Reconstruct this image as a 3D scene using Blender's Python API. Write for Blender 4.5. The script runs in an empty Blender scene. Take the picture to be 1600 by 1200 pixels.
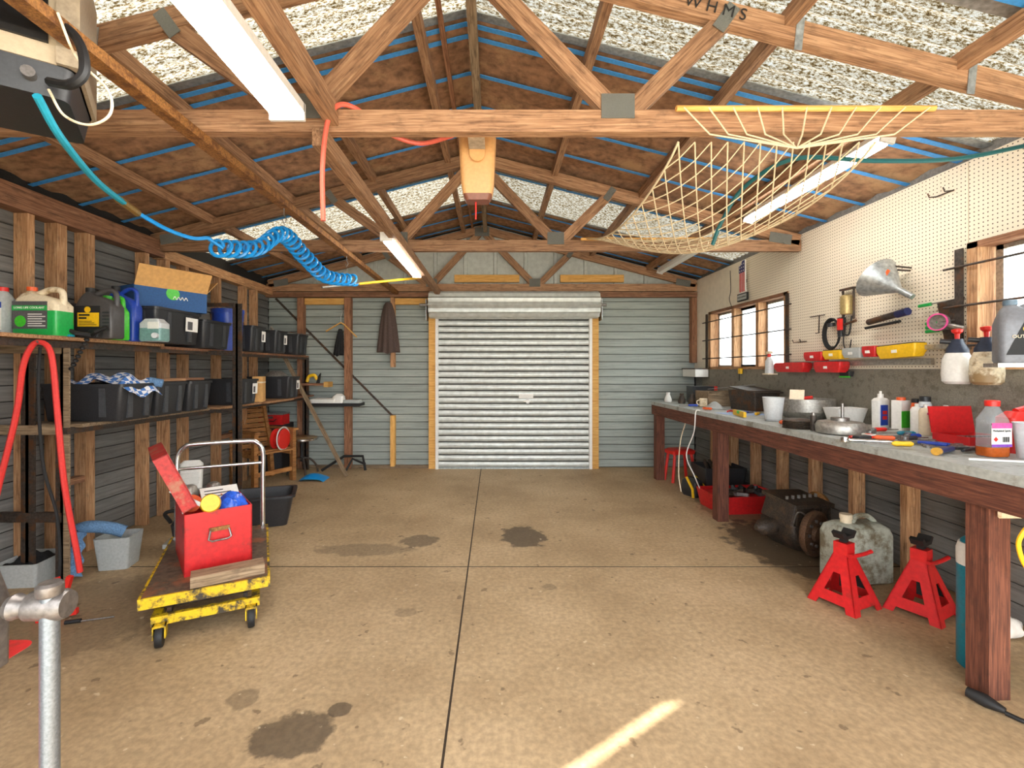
import bpy, bmesh, math, random
from mathutils import Vector, Matrix, Euler
random.seed(7)
PI = math.pi
scene = bpy.context.scene
col = scene.collection
H = 1.37                     # eye height of the photograph, metres

# ------------------------------------------------------------------ camera, light, exposure
cam_data = bpy.data.cameras.new('camera')
cam_data.sensor_width = 36; cam_data.lens = 36 * 720 / 1600
cam_data.shift_x = 28 / 1600; cam_data.shift_y = -23 / 1600
cam_data.clip_start = 0.02
cam = bpy.data.objects.new('camera', cam_data); col.objects.link(cam)
cam.location = (0, 0, H); cam.rotation_euler = (PI / 2, 0, 0)
scene.camera = cam
vs = scene.view_settings
vs.view_transform = 'Standard'; vs.look = 'None'; vs.gamma = 1; vs.use_curve_mapping = False
vs.exposure = 3.0
world = bpy.data.worlds.new('world'); scene.world = world; world.use_nodes = True
bg = world.node_tree.nodes['Background']
bg.inputs[0].default_value = (0.93, 0.97, 1.0, 1); bg.inputs[1].default_value = 1.0
sun_d = bpy.data.lights.new('sun', 'SUN'); sun_d.energy = 4.0; sun_d.angle = 0.009; sun_d.color = (1, .95, .86)
sun = bpy.data.objects.new('sun', sun_d); col.objects.link(sun)
sd = Vector((.82 * math.cos(math.radians(25)), .572 * math.cos(math.radians(25)), -math.sin(math.radians(25))))
sun.rotation_euler = sd.to_track_quat('-Z', 'Y').to_euler(); sun.location = (-6, -5, 6)

# ------------------------------------------------------------------ materials
def srgb(r, g, b):
    f = lambda c: (c / 255 / 12.92) if c <= 10 else ((c / 255 + .055) / 1.055) ** 2.4
    return (f(r), f(g), f(b), 1)
MATS = {}
def base_mat(name):
    m = bpy.data.materials.new(name); m.use_nodes = True
    nt = m.node_tree; return m, nt, nt.nodes['Principled BSDF']
def N(nt, t, **kw):
    n = nt.nodes.new(t)
    for k, v in kw.items(): setattr(n, k, v)
    return n
def mapped(nt, scale, coord='Object', rnd=True):
    tc = N(nt, 'ShaderNodeTexCoord'); mp = N(nt, 'ShaderNodeMapping'); mp.inputs['Scale'].default_value = scale
    if rnd:
        oi = N(nt, 'ShaderNodeObjectInfo'); ml = N(nt, 'ShaderNodeMath', operation='MULTIPLY'); ml.inputs[1].default_value = 37
        nt.links.new(oi.outputs['Random'], ml.inputs[0])
        ad = N(nt, 'ShaderNodeVectorMath', operation='ADD')
        nt.links.new(tc.outputs[coord], ad.inputs[0]); nt.links.new(ml.outputs[0], ad.inputs[1])
        nt.links.new(ad.outputs[0], mp.inputs[0])
    else: nt.links.new(tc.outputs[coord], mp.inputs[0])
    return mp
def ramp(nt, fac, stops):
    r = N(nt, 'ShaderNodeValToRGB'); el = r.color_ramp.elements
    while len(el) < len(stops): el.new(.5)
    for e, (p, c) in zip(el, stops): e.position = p; e.color = c
    nt.links.new(fac, r.inputs[0]); return r
def mixc(nt, fac, a, b):
    m = N(nt, 'ShaderNodeMix', data_type='RGBA')
    for sock, v in ((m.inputs[0], fac), (m.inputs[6], a), (m.inputs[7], b)):
        if hasattr(v, 'default_value') or hasattr(v, 'links'): nt.links.new(v, sock)
        else: sock.default_value = v
    return m.outputs[2]
def bump(nt, bs, h, s, d=.01):
    b = N(nt, 'ShaderNodeBump'); b.inputs['Strength'].default_value = s; b.inputs['Distance'].default_value = d
    nt.links.new(h, b.inputs['Height']); nt.links.new(b.outputs[0], bs.inputs['Normal'])
def plain(name, c, rough=.5, metal=0, var=.12, scale=14, bmp=.0, dirt=None, dirt_amt=.5, trans=0):
    if name in MATS: return MATS[name]
    m, nt, bs = base_mat(name)
    mp = mapped(nt, (scale,) * 3); nz = N(nt, 'ShaderNodeTexNoise'); nz.inputs['Detail'].default_value = 5
    nt.links.new(mp.outputs[0], nz.inputs[0])
    c = srgb(*c)
    lo = tuple(max(0, v * (1 - var * 1.6)) for v in c[:3]) + (1,); hi = tuple(min(1, v * (1 + var)) for v in c[:3]) + (1,)
    out = ramp(nt, nz.outputs[0], [(.3, lo), (.7, hi)]).outputs[0]
    if dirt:
        n2 = N(nt, 'ShaderNodeTexNoise'); n2.inputs['Scale'].default_value = .7; n2.inputs['Detail'].default_value = 8; n2.inputs['Roughness'].default_value = .7
        nt.links.new(mp.outputs[0], n2.inputs[0])
        f = ramp(nt, n2.outputs[0], [(.62 - dirt_amt * .3, (0, 0, 0, 1)), (.7 - dirt_amt * .22, (1, 1, 1, 1))])
        out = mixc(nt, f.outputs[0], out, srgb(*dirt))
    nt.links.new(out, bs.inputs['Base Color'])
    bs.inputs['Roughness'].default_value = rough; bs.inputs['Metallic'].default_value = metal
    if trans: bs.inputs['Transmission Weight'].default_value = trans
    if bmp: bump(nt, bs, nz.outputs[0], bmp)
    MATS[name] = m; return m
def wood(name, dark, mid, light, rough=.75, stain=.25, stain_c=(50, 32, 22), gs=1.0, vr=(.82, 1.16)):
    m, nt, bs = base_mat(name)
    mp = mapped(nt, (1.2 * gs, 22 * gs, 22 * gs)); nz = N(nt, 'ShaderNodeTexNoise'); nz.inputs['Detail'].default_value = 6; nz.inputs['Distortion'].default_value = .6
    nt.links.new(mp.outputs[0], nz.inputs[0])
    r = ramp(nt, nz.outputs[0], [(.28, srgb(*dark)), (.5, srgb(*mid)), (.72, srgb(*light))])
    mp2 = mapped(nt, (2.2, 5, 5)); n2 = N(nt, 'ShaderNodeTexNoise'); n2.inputs['Detail'].default_value = 7; n2.inputs['Roughness'].default_value = .65
    nt.links.new(mp2.outputs[0], n2.inputs[0])
    f = ramp(nt, n2.outputs[0], [(.52, (0, 0, 0, 1)), (.78, (stain * 2.4,) * 3 + (1,))])
    out = mixc(nt, f.outputs[0], r.outputs[0], srgb(*stain_c))
    oi = N(nt, 'ShaderNodeObjectInfo'); hs = N(nt, 'ShaderNodeHueSaturation')
    mr = N(nt, 'ShaderNodeMapRange'); mr.inputs[3].default_value = vr[0]; mr.inputs[4].default_value = vr[1]
    nt.links.new(oi.outputs['Random'], mr.inputs[0]); nt.links.new(mr.outputs[0], hs.inputs['Value']); nt.links.new(out, hs.inputs['Color'])
    nt.links.new(hs.outputs[0], bs.inputs['Base Color'])
    bs.inputs['Roughness'].default_value = rough; bump(nt, bs, nz.outputs[0], .25, .004)
    MATS[name] = m; return m

W_BEAM = wood('beam_timber', (108, 76, 52), (160, 120, 88), (186, 148, 112), stain=.26)
W_RED = wood('reddish_timber', (98, 64, 44), (142, 98, 70), (168, 124, 92), stain=.28)
W_STUD = wood('stud_timber', (138, 94, 60), (190, 142, 100), (214, 174, 132), stain=.26)
W_PINE = wood('yellow_pine', (196, 138, 62), (226, 172, 92), (240, 196, 122), stain=.1)
W_BENCH = wood('bench_timber', (66, 34, 24), (100, 56, 40), (128, 78, 58), stain=.3, stain_c=(32, 20, 16))
W_OLD = wood('grey_old_timber', (96, 80, 60), (140, 118, 92), (168, 146, 118), stain=.3)
W_CHAIR = wood('chair_timber', (120, 76, 36), (164, 110, 58), (196, 142, 84), stain=.2)
W_SHELF = wood('shelf_board', (120, 84, 56), (166, 122, 84), (196, 156, 118), stain=.3)
M_GREY = wood('grey_weatherboard', (96, 95, 92), (112, 111, 108), (128, 126, 122), stain=.16, stain_c=(78, 66, 52), gs=.5)
M_GREEN = wood('green_grey_weatherboard', (140, 148, 142), (154, 162, 156), (166, 172, 166), stain=.1, stain_c=(112, 116, 112), gs=.4, vr=(.94, 1.06))
M_GAPSHADE = plain('gap_shade', (40, 40, 40), .9)  # dark tone painted in for the shade between boards and slats
M_GABLE = plain('pale_gable_steel', (196, 202, 196), .5, var=.08, scale=4)
M_STEEL = plain('galvanised_steel', (176, 182, 184), .38, .7, var=.2, scale=9)
M_PLATE = plain('nail_plate_steel', (138, 140, 134), .5, .5, var=.35, scale=160, bmp=.6)
M_DARKST = plain('dark_angle_steel', (74, 66, 60), .55, .4, var=.3, scale=14, dirt=(96, 66, 44), dirt_amt=.4)
M_RUST = plain('rusty_steel', (160, 110, 58), .65, .2, var=.3, scale=30, bmp=.3, dirt=(110, 70, 38), dirt_amt=.5)
M_DOOR = plain('roller_door_steel', (204, 208, 204), .4, .35, var=.1, scale=3)
M_CHROME = plain('chrome_tube', (214, 214, 214), .18, .95, var=.05)
M_IRON = plain('bare_iron', (150, 146, 142), .38, .8, var=.2, scale=20)
M_BLACKP = plain('black_plastic', (44, 45, 48), .42, var=.15, scale=20)
M_BLACK = plain('black_rubber', (26, 26, 27), .6, var=.2)
M_OILY = plain('oily_cast_iron', (66, 56, 48), .5, .2, var=.5, scale=22, bmp=.5, dirt=(84, 66, 50), dirt_amt=.4)
M_RED = plain('red_paint', (206, 34, 36), .4, var=.1, scale=8, dirt=(150, 44, 36), dirt_amt=.15)
M_REDOLD = plain('worn_red_paint', (186, 42, 38), .5, var=.18, scale=10, dirt=(170, 110, 84), dirt_amt=.4)
M_REDP = plain('red_plastic', (220, 44, 36), .4, var=.06)
M_YELLOW = plain('chipped_yellow_paint', (228, 188, 22), .5, var=.08, scale=22, dirt=(62, 54, 44), dirt_amt=.52)
M_YELP = plain('yellow_plastic', (240, 190, 30), .4, var=.06)
M_ORANGE = plain('orange_plastic', (232, 98, 44), .4, var=.08)
M_WHITE = plain('white_plastic', (232, 230, 224), .4, var=.05)
M_CREAM = plain('cream_plastic', (234, 218, 188), .5, var=.06, dirt=(176, 150, 110), dirt_amt=.2)
M_BLUE = plain('blue_plastic', (36, 70, 170), .35, var=.1)
M_BLUEHOSE = plain('blue_hose', (24, 140, 214), .3, var=.08)
M_TEAL = plain('teal_paint', (14, 128, 152), .4, var=.1, dirt=(60, 120, 130), dirt_amt=.2)
M_GREENP = plain('green_plastic', (70, 196, 50), .35, var=.1)
M_GREENL = plain('green_coolant', (34, 168, 78), .3, var=.08)
M_CARD = plain('cardboard', (214, 164, 100), .8, var=.08, scale=8)
M_BOXBLUE = plain('blue_printed_card', (34, 84, 140), .6, var=.1)
M_PAPER = plain('white_paper', (238, 236, 230), .7, var=.04)
M_ROPE = plain('cotton_rope', (226, 208, 172), .85, var=.12, scale=40)
M_CLOTHB = plain('brown_cloth', (84, 68, 62), .9, var=.2, scale=20, bmp=.3)
M_BLACKCLOTH = plain('black_cloth', (30, 30, 32), .9, var=.3, bmp=.3)
M_DENIM = plain('blue_denim', (98, 134, 172), .9, var=.25, scale=24, bmp=.4)
M_TUB = plain('grey_tub_plastic', (176, 180, 178), .5, var=.08)
M_STRAP = plain('blue_strap', (70, 156, 230), .5, var=.1)
M_BENCHTOP = plain('grey_bench_lino', (168, 172, 168), .5, var=.12, scale=9, dirt=(120, 118, 106), dirt_amt=.3)
M_PANEL = plain('grey_splash_panel', (136, 130, 116), .75, var=.16, scale=26, dirt=(112, 104, 90), dirt_amt=.35)
M_PEACH = plain('peach_opener_plastic', (206, 154, 96), .45, var=.05)
M_BROWNP = plain('brown_opener_plastic', (122, 72, 52), .45, var=.1)
M_CLEAR = plain('milky_plastic', (206, 210, 212), .35, var=.06)
M_JUGGREY = plain('grey_bottle_plastic', (120, 122, 128), .4, var=.08)
M_REDHOSE = plain('red_hose', (222, 60, 56), .4, var=.06)
M_CORALHOSE = plain('coral_hose', (226, 104, 84), .4, var=.06)
M_TEALHOSE = plain('teal_hose', (40, 160, 186), .4, var=.06)
M_GREENHOSE = plain('dark_green_hose', (24, 92, 96), .4, var=.06)
M_ALU = plain('dull_aluminium', (172, 168, 160), .4, .7, var=.2, scale=12)
M_PURPLE = plain('purple_print', (132, 70, 180), .6)
M_PINK = plain('pink_print', (226, 84, 150), .6)
M_INK = plain('black_ink', (28, 28, 28), .7)
M_LABELG = plain('grey_print', (90, 88, 90), .6, var=.3, scale=60)
M_LIQ = plain('amber_spirits', (176, 84, 24), .15, var=.1)
M_BROWNPAPER = plain('brown_roof_paper', (158, 118, 88), .85, var=.3, scale=3.5, bmp=.3, dirt=(184, 146, 108), dirt_amt=.28)
M_GROUND = plain('bounce_ground', (200, 194, 180), .9, var=.2)  # outside ground, made pale to bounce daylight onto the ceiling
M_LEAF = plain('hedge_leaf', (150, 186, 130), .7, var=.4)

def emit(name, c, s):
    m, nt, bs = base_mat(name)
    bs.inputs['Base Color'].default_value = c; bs.inputs['Emission Color'].default_value = c; bs.inputs['Emission Strength'].default_value = s
    MATS[name] = m; return m
M_TUBE = emit('lit_diffuser', (1, .97, .92, 1), 5.0)
def glass(name, tint=(1, 1, 1, 1), k=.06):
    m, nt, bs = base_mat(name)
    tr = N(nt, 'ShaderNodeBsdfTransparent'); tr.inputs[0].default_value = tint
    gl = N(nt, 'ShaderNodeBsdfGlossy'); gl.inputs['Roughness'].default_value = .03
    mx = N(nt, 'ShaderNodeMixShader'); fr = N(nt, 'ShaderNodeLayerWeight'); pw_ = N(nt, 'ShaderNodeMath', operation='POWER'); pw_.inputs[1].default_value = 4
    nt.links.new(fr.outputs['Facing'], pw_.inputs[0]); ma_ = N(nt, 'ShaderNodeMath', operation='MULTIPLY_ADD'); ma_.inputs[1].default_value = .5; ma_.inputs[2].default_value = .03
    nt.links.new(pw_.outputs[0], ma_.inputs[0]); nt.links.new(ma_.outputs[0], mx.inputs[0]); nt.links.new(tr.outputs[0], mx.inputs[1]); nt.links.new(gl.outputs[0], mx.inputs[2])
    nt.links.new(mx.outputs[0], nt.nodes['Material Output'].inputs[0]); return m
M_GLASS = glass('window_glass', (.95, .98, .98, 1)); M_CLEARB = glass('clear_bottle', (.93, .95, .95, 1))
_nt = M_CLEARB.node_tree; _out = _nt.nodes['Material Output']; _src = _out.inputs[0].links[0].from_socket
_df = N(_nt, 'ShaderNodeBsdfDiffuse'); _df.inputs[0].default_value = srgb(196, 202, 206); _mx = N(_nt, 'ShaderNodeMixShader'); _mx.inputs[0].default_value = .22
_nt.links.new(_src, _mx.inputs[1]); _nt.links.new(_df.outputs[0], _mx.inputs[2]); _nt.links.new(_mx.outputs[0], _out.inputs[0])

def translucent_sheet_mat():
    m, nt, bs = base_mat('mossy_translucent_sheet')
    mp = mapped(nt, (14, 40, 14)); nz = N(nt, 'ShaderNodeTexNoise'); nz.inputs['Scale'].default_value = 3.0; nz.inputs['Detail'].default_value = 6; nz.inputs['Roughness'].default_value = .8
    nt.links.new(mp.outputs[0], nz.inputs[0])
    r = ramp(nt, nz.outputs[0], [(.38, srgb(30, 22, 12)), (.465, srgb(70, 57, 34)), (.53, srgb(112, 108, 97)), (.7, srgb(118, 124, 128))])
    df = N(nt, 'ShaderNodeBsdfDiffuse'); tl = N(nt, 'ShaderNodeBsdfTranslucent'); mx = N(nt, 'ShaderNodeMixShader'); mx.inputs[0].default_value = .8
    nt.links.new(r.outputs[0], df.inputs[0]); nt.links.new(r.outputs[0], tl.inputs[0])
    nt.links.new(df.outputs[0], mx.inputs[1]); nt.links.new(tl.outputs[0], mx.inputs[2])
    nt.links.new(mx.outputs[0], nt.nodes['Material Output'].inputs[0]); return m
M_SKYL = translucent_sheet_mat()

def pegboard_mat():
    m, nt, bs = base_mat('cream_pegboard')
    g = N(nt, 'ShaderNodeNewGeometry'); sp = N(nt, 'ShaderNodeSeparateXYZ'); nt.links.new(g.outputs['Position'], sp.inputs[0])
    d = []
    for ax in (1, 2):
        a = N(nt, 'ShaderNodeMath', operation='MULTIPLY'); a.inputs[1].default_value = 1 / .025; nt.links.new(sp.outputs[ax], a.inputs[0])
        f = N(nt, 'ShaderNodeMath', operation='FRACT'); nt.links.new(a.outputs[0], f.inputs[0])
        s = N(nt, 'ShaderNodeMath', operation='SUBTRACT'); s.inputs[1].default_value = .5; nt.links.new(f.outputs[0], s.inputs[0])
        q = N(nt, 'ShaderNodeMath', operation='MULTIPLY'); nt.links.new(s.outputs[0], q.inputs[0]); nt.links.new(s.outputs[0], q.inputs[1]); d.append(q)
    ad = N(nt, 'ShaderNodeMath', operation='ADD'); nt.links.new(d[0].outputs[0], ad.inputs[0]); nt.links.new(d[1].outputs[0], ad.inputs[1])
    lt = N(nt, 'ShaderNodeMath', operation='LESS_THAN'); lt.inputs[1].default_value = .024; nt.links.new(ad.outputs[0], lt.inputs[0])
    out = mixc(nt, lt.outputs[0], srgb(230, 218, 196), srgb(84, 66, 48))
    nt.links.new(out, bs.inputs['Base Color']); bs.inputs['Roughness'].default_value = .6
    return m
M_PEG = pegboard_mat(); M_PLAINB = plain('cream_board', (236, 226, 206), .6, var=.04, scale=3)

def concrete():
    m, nt, bs = base_mat('stained_concrete')
    g = N(nt, 'ShaderNodeNewGeometry')
    def noise(sc, det=6, ro=.6):
        n = N(nt, 'ShaderNodeTexNoise'); n.inputs['Scale'].default_value = sc; n.inputs['Detail'].default_value = det; n.inputs['Roughness'].default_value = ro
        nt.links.new(g.outputs['Position'], n.inputs[0]); return n.outputs[0]
    a = ramp(nt, noise(1.1), [(.3, srgb(158, 132, 98)), (.5, srgb(180, 154, 118)), (.72, srgb(198, 172, 136))]).outputs[0]
    b = ramp(nt, noise(38, 3), [(.35, (.7, .7, .7, 1)), (.65, (1.12, 1.12, 1.12, 1))]).outputs[0]
    ml = N(nt, 'ShaderNodeMix', data_type='RGBA', blend_type='MULTIPLY'); ml.inputs[0].default_value = .7
    nt.links.new(a, ml.inputs[6]); nt.links.new(b, ml.inputs[7]); out = ml.outputs[2]
    wob = noise(9, 4)
    for (x, y, rx, ry, k) in [(-.6, 3.68, .15, .13, .6), (.24, 3.78, .18, .24, .75), (-.76, 1.72, .15, .12, .72), (-.62, 1.86, .045, .04, .7), (-1.04, 1.92, .07, .06, .4),
                              (2.3, 3.55, .42, .62, .8), (-1.0, 3.5, .36, .12, .4), (-.5, 2.6, .06, .05, .3), (.35, 2.9, .05, .04, .35), (2.35, 4.6, .3, .6, .5), (-2.3, 2.6, .5, .45, .35)]:
        sb = N(nt, 'ShaderNodeVectorMath', operation='SUBTRACT'); sb.inputs[1].default_value = (x, y, 0); nt.links.new(g.outputs['Position'], sb.inputs[0])
        sc = N(nt, 'ShaderNodeVectorMath', operation='MULTIPLY'); sc.inputs[1].default_value = (1 / rx, 1 / ry, 0); nt.links.new(sb.outputs[0], sc.inputs[0])
        ln = N(nt, 'ShaderNodeVectorMath', operation='LENGTH'); nt.links.new(sc.outputs[0], ln.inputs[0])
        w = N(nt, 'ShaderNodeMath', operation='MULTIPLY_ADD'); w.inputs[1].default_value = 1.3; nt.links.new(wob, w.inputs[0]); nt.links.new(ln.outputs['Value'], w.inputs[2])
        f = ramp(nt, w.outputs[0], [(.0, (k, k, k, 1)), (.5, (k, k, k, 1))])
        mr = N(nt, 'ShaderNodeMapRange'); mr.inputs[1].default_value = 1.55; mr.inputs[2].default_value = 1.72; mr.inputs[3].default_value = k; mr.inputs[4].default_value = 0
        nt.nodes.remove(f); nt.links.new(w.outputs[0], mr.inputs[0])
        out = mixc(nt, mr.outputs[0], out, srgb(58, 48, 38))
    sp = ramp(nt, noise(11, 3, .55), [(.66, (0, 0, 0, 1)), (.7, (.6, .6, .6, 1))]).outputs[0]
    out = mixc(nt, sp, out, srgb(86, 68, 48))
    sp = ramp(nt, noise(23, 2, .5), [(.70, (0, 0, 0, 1)), (.74, (.5, .5, .5, 1))]).outputs[0]
    out = mixc(nt, sp, out, srgb(222, 204, 172))
    nt.links.new(out, bs.inputs['Base Color']); bs.inputs['Roughness'].default_value = .62
    bump(nt, bs, noise(60, 3), .12, .004); return m
M_CONC = concrete()
M_JOINT = plain('joint_dirt', (58, 46, 34), .9)

# ------------------------------------------------------------------ mesh helpers
class MB:
    def __init__(s): s.v = []; s.f = []
    def add(s, vs_, fs): o = len(s.v); s.v += [tuple(v) for v in vs_]; s.f += [tuple(i + o for i in f) for f in fs]; return s
    def box(s, c, d, rot=None):
        pts = [Vector((x * d[0] / 2, y * d[1] / 2, z * d[2] / 2)) for x in (-1, 1) for y in (-1, 1) for z in (-1, 1)]
        if rot is not None:
            R = Euler(rot).to_matrix() if not isinstance(rot, Matrix) else rot; pts = [R @ p for p in pts]
        c = Vector(c)
        return s.add([p + c for p in pts], [(0, 1, 3, 2), (4, 6, 7, 5), (0, 4, 5, 1), (2, 3, 7, 6), (0, 2, 6, 4), (1, 5, 7, 3)])
    def b(s, x0, x1, y0, y1, z0, z1): return s.box(((x0 + x1) / 2, (y0 + y1) / 2, (z0 + z1) / 2), (x1 - x0, y1 - y0, z1 - z0))
    def tube(s, path, r, seg=8, closed=False):
        path = [Vector(p) for p in path]; n = len(path); rings = []; up = None
        rr = r if isinstance(r, (list, tuple)) else [r] * n
        for i, p in enumerate(path):
            a = path[(i - 1) % n] if closed or i else p; b_ = path[(i + 1) % n] if closed or i < n - 1 else p
            t = (b_ - a).normalized()
            if up is None: up = Vector((0, 0, 1)) if abs(t.z) < .9 else Vector((1, 0, 0))
            sdv = t.cross(up)
            if sdv.length < 1e-4: sdv = t.cross(Vector((0, 1, 0)))
            sdv.normalize(); up = sdv.cross(t).normalized()
            rings.append([p + (sdv * math.cos(2 * PI * k / seg) + up * math.sin(2 * PI * k / seg)) * rr[i] for k in range(seg)])
        vs_ = [v for rg in rings for v in rg]; fs = []
        for i in range(n if closed else n - 1):
            j = (i + 1) % n
            for k in range(seg): fs.append((i * seg + k, i * seg + (k + 1) % seg, j * seg + (k + 1) % seg, j * seg + k))
        if not closed: fs.append(tuple(range(seg))[::-1]); fs.append(tuple((n - 1) * seg + k for k in range(seg)))
        return s.add(vs_, fs)
    def cyl(s, p0, p1, r, seg=16, r2=None): return s.tube([p0, p1], [r, r if r2 is None else r2], seg)
    def loft(s, rings, seg=5):
        """stacked rounded rectangles: (z, half width, half depth, corner radius[, cx, cy])"""
        vs_ = []; n = 4 * (seg + 1)
        for rg in rings:
            z, hw, hd, r = rg[:4]; cx, cy = rg[4:6] if len(rg) > 4 else (0, 0); r = min(r, hw, hd)
            for q, (sx, sy) in enumerate(((1, 1), (-1, 1), (-1, -1), (1, -1))):
                for k in range(seg + 1):
                    a = q * PI / 2 + k * PI / 2 / seg
                    vs_.append((cx + sx * (hw - r) + r * math.cos(a), cy + sy * (hd - r) + r * math.sin(a), z))
        fs = [(i * n + k, i * n + (k + 1) % n, (i + 1) * n + (k + 1) % n, (i + 1) * n + k) for i in range(len(rings) - 1) for k in range(n)]
        fs.append(tuple(range(n))[::-1]); fs.append(tuple((len(rings) - 1) * n + k for k in range(n)))
        return s.add(vs_, fs)
    def lathe(s, prof, seg=24, c=(0, 0, 0), ring=False):
        vs_ = [(c[0] + r * math.cos(2 * PI * k / seg), c[1] + r * math.sin(2 * PI * k / seg), c[2] + z) for r, z in prof for k in range(seg)]
        fs = [(i * seg + k, i * seg + (k + 1) % seg, (i + 1) * seg + (k + 1) % seg, (i + 1) * seg + k) for i in range(len(prof) - 1) for k in range(seg)]
        m_ = len(prof) - 1
        if ring: fs += [(m_ * seg + k, m_ * seg + (k + 1) % seg, (k + 1) % seg, k) for k in range(seg)]
        else: fs.append(tuple(range(seg))[::-1]); fs.append(tuple(m_ * seg + k for k in range(seg)))
        return s.add(vs_, fs)
    def prism(s, pts, h0, h1, axis='z'):
        """outline (2D) extruded along an axis"""
        n = len(pts)
        def P(a, b_, h): return {'z': (a, b_, h), 'y': (a, h, b_), 'x': (h, a, b_)}[axis]
        fs = [tuple(range(n))[::-1], tuple(range(n, 2 * n))] + [(k, (k + 1) % n, n + (k + 1) % n, n + k) for k in range(n)]
        return s.add([P(a, b_, h0) for a, b_ in pts] + [P(a, b_, h1) for a, b_ in pts], fs)
    def grid(s, fn, nu, nv, t=0):
        o = [fn(i / nu, j / nv) for i in range(nu + 1) for j in range(nv + 1)]; w = nv + 1
        fs = [(i * w + j, (i + 1) * w + j, (i + 1) * w + j + 1, i * w + j + 1) for i in range(nu) for j in range(nv)]
        return s.add(o, fs)
    def mesh(s, name, smooth=True):
        me = bpy.data.meshes.new(name); me.from_pydata(s.v, [], s.f); me.update()
        bm = bmesh.new(); bm.from_mesh(me); bmesh.ops.recalc_face_normals(bm, faces=bm.faces); bm.to_mesh(me); bm.free()
        if smooth:
            me.polygons.foreach_set('use_smooth', [True] * len(me.polygons)); me.set_sharp_from_angle(angle=math.radians(38))
        return me
    def build(s, name, mat, parent=None, loc=(0, 0, 0), rot=(0, 0, 0), smooth=True):
        return link(name, s.mesh(name, smooth), mat, parent, loc, rot)
def link(name, me, mat, parent=None, loc=(0, 0, 0), rot=(0, 0, 0)):
    if mat is not None and not me.materials: me.materials.append(mat)
    o = bpy.data.objects.new(name, me); col.objects.link(o); o.parent = parent; o.location = loc
    if isinstance(rot, Matrix): o.rotation_euler = rot.to_euler()
    else: o.rotation_euler = rot
    return o
def tag(o, label, cat, group=None):
    o['label'] = label; o['category'] = cat
    if group: o['group'] = group
    return o
def thing(name, label, cat, loc=(0, 0, 0), rz=0, group=None):
    o = bpy.data.objects.new(name, None); o.empty_display_size = .05; col.objects.link(o)
    o.location = loc; o.rotation_euler = rz if isinstance(rz, tuple) else (0, 0, rz)
    return tag(o, label, cat, group)
def struct(o): o['kind'] = 'structure'; return o
def beam(name, p0, p1, w, h, mat, parent=None, roll=0):
    """square timber from p0 to p1; local X runs along it so the grain does too"""
    p0, p1 = Vector(p0), Vector(p1); d = p1 - p0; L = d.length; x = d.normalized()
    z = Vector((0, 0, 1)) if abs(x.z) < .95 else Vector((0, -1, 0))
    y = z.cross(x).normalized(); z = x.cross(y)
    R = Matrix((x, y, z)).transposed() @ Matrix.Rotation(roll, 3, 'X')
    return MB().b(-L / 2, L / 2, -w / 2, w / 2, -h / 2, h / 2).build(name, mat, parent, (p0 + p1) / 2 - (parent.location if parent else Vector()), R, False)
def copy_tree(o, parent=None):
    c = o.copy(); col.objects.link(c); c.parent = parent
    for ch in [k for k in o.children]: copy_tree(ch, c)
    return c
def text(name, s, size, mat, parent, loc, rot, extr=.0006, align='CENTER', sx=1):
    cu = bpy.data.curves.new(name, 'FONT'); cu.body = s; cu.size = size; cu.extrude = extr; cu.align_x = align; cu.align_y = 'CENTER'
    t = bpy.data.objects.new(name, cu); col.objects.link(t)
    dg = bpy.context.evaluated_depsgraph_get(); me = bpy.data.meshes.new_from_object(t.evaluated_get(dg))
    bpy.data.objects.remove(t); me.materials.clear()
    o = link(name, me, mat, parent, loc, rot); o.scale = (sx, 1, 1); return o
FACE = (PI / 2, 0, 0)          # text that reads from the -Y side
def curve_pts(ctrl, n=10):
    c = [Vector(p) for p in ctrl]; c = [c[0] * 2 - c[1]] + c + [c[-1] * 2 - c[-2]]; out = []
    for i in range(1, len(c) - 2):
        for k in range(n):
            t = k / n; a, b, d, e = c[i - 1], c[i], c[i + 1], c[i + 2]
            out.append(.5 * ((2 * b) + (d - a) * t + (2 * a - 5 * b + 4 * d - e) * t * t + (3 * b - a - 3 * d + e) * t ** 3))
    out.append(c[-2]); return out
def at(x, y, d): return Vector(((x - 772) * d / 720, d, H - (y - 577) * d / 720))

# ------------------------------------------------------------------ the room
XL, XR, YB, YF = -3.15, 2.80, 6.44, -.5
XC = -.165; HALF = 2.965; SL = .255
def roof_z(x): return 2.60 + SL * (HALF - abs(x - XC))
struct(MB().b(-30, 30, -30, 40, -.3, -.14).build('ground', M_GROUND))
floor = struct(MB().b(XL - .1, XR + .1, YF - .3, YB + .1, -.13, -.003).build('floor', M_JOINT))
for (x0, x1) in ((XL - .1, -.185), (-.175, XR + .1)):
    for (y0, y1) in ((YF - .3, 3.192), (3.21, YB + .1)):
        MB().b(x0, x1, y0, y1, -.0029, 0).build('concrete_slab', M_CONC, floor, smooth=False)

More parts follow.
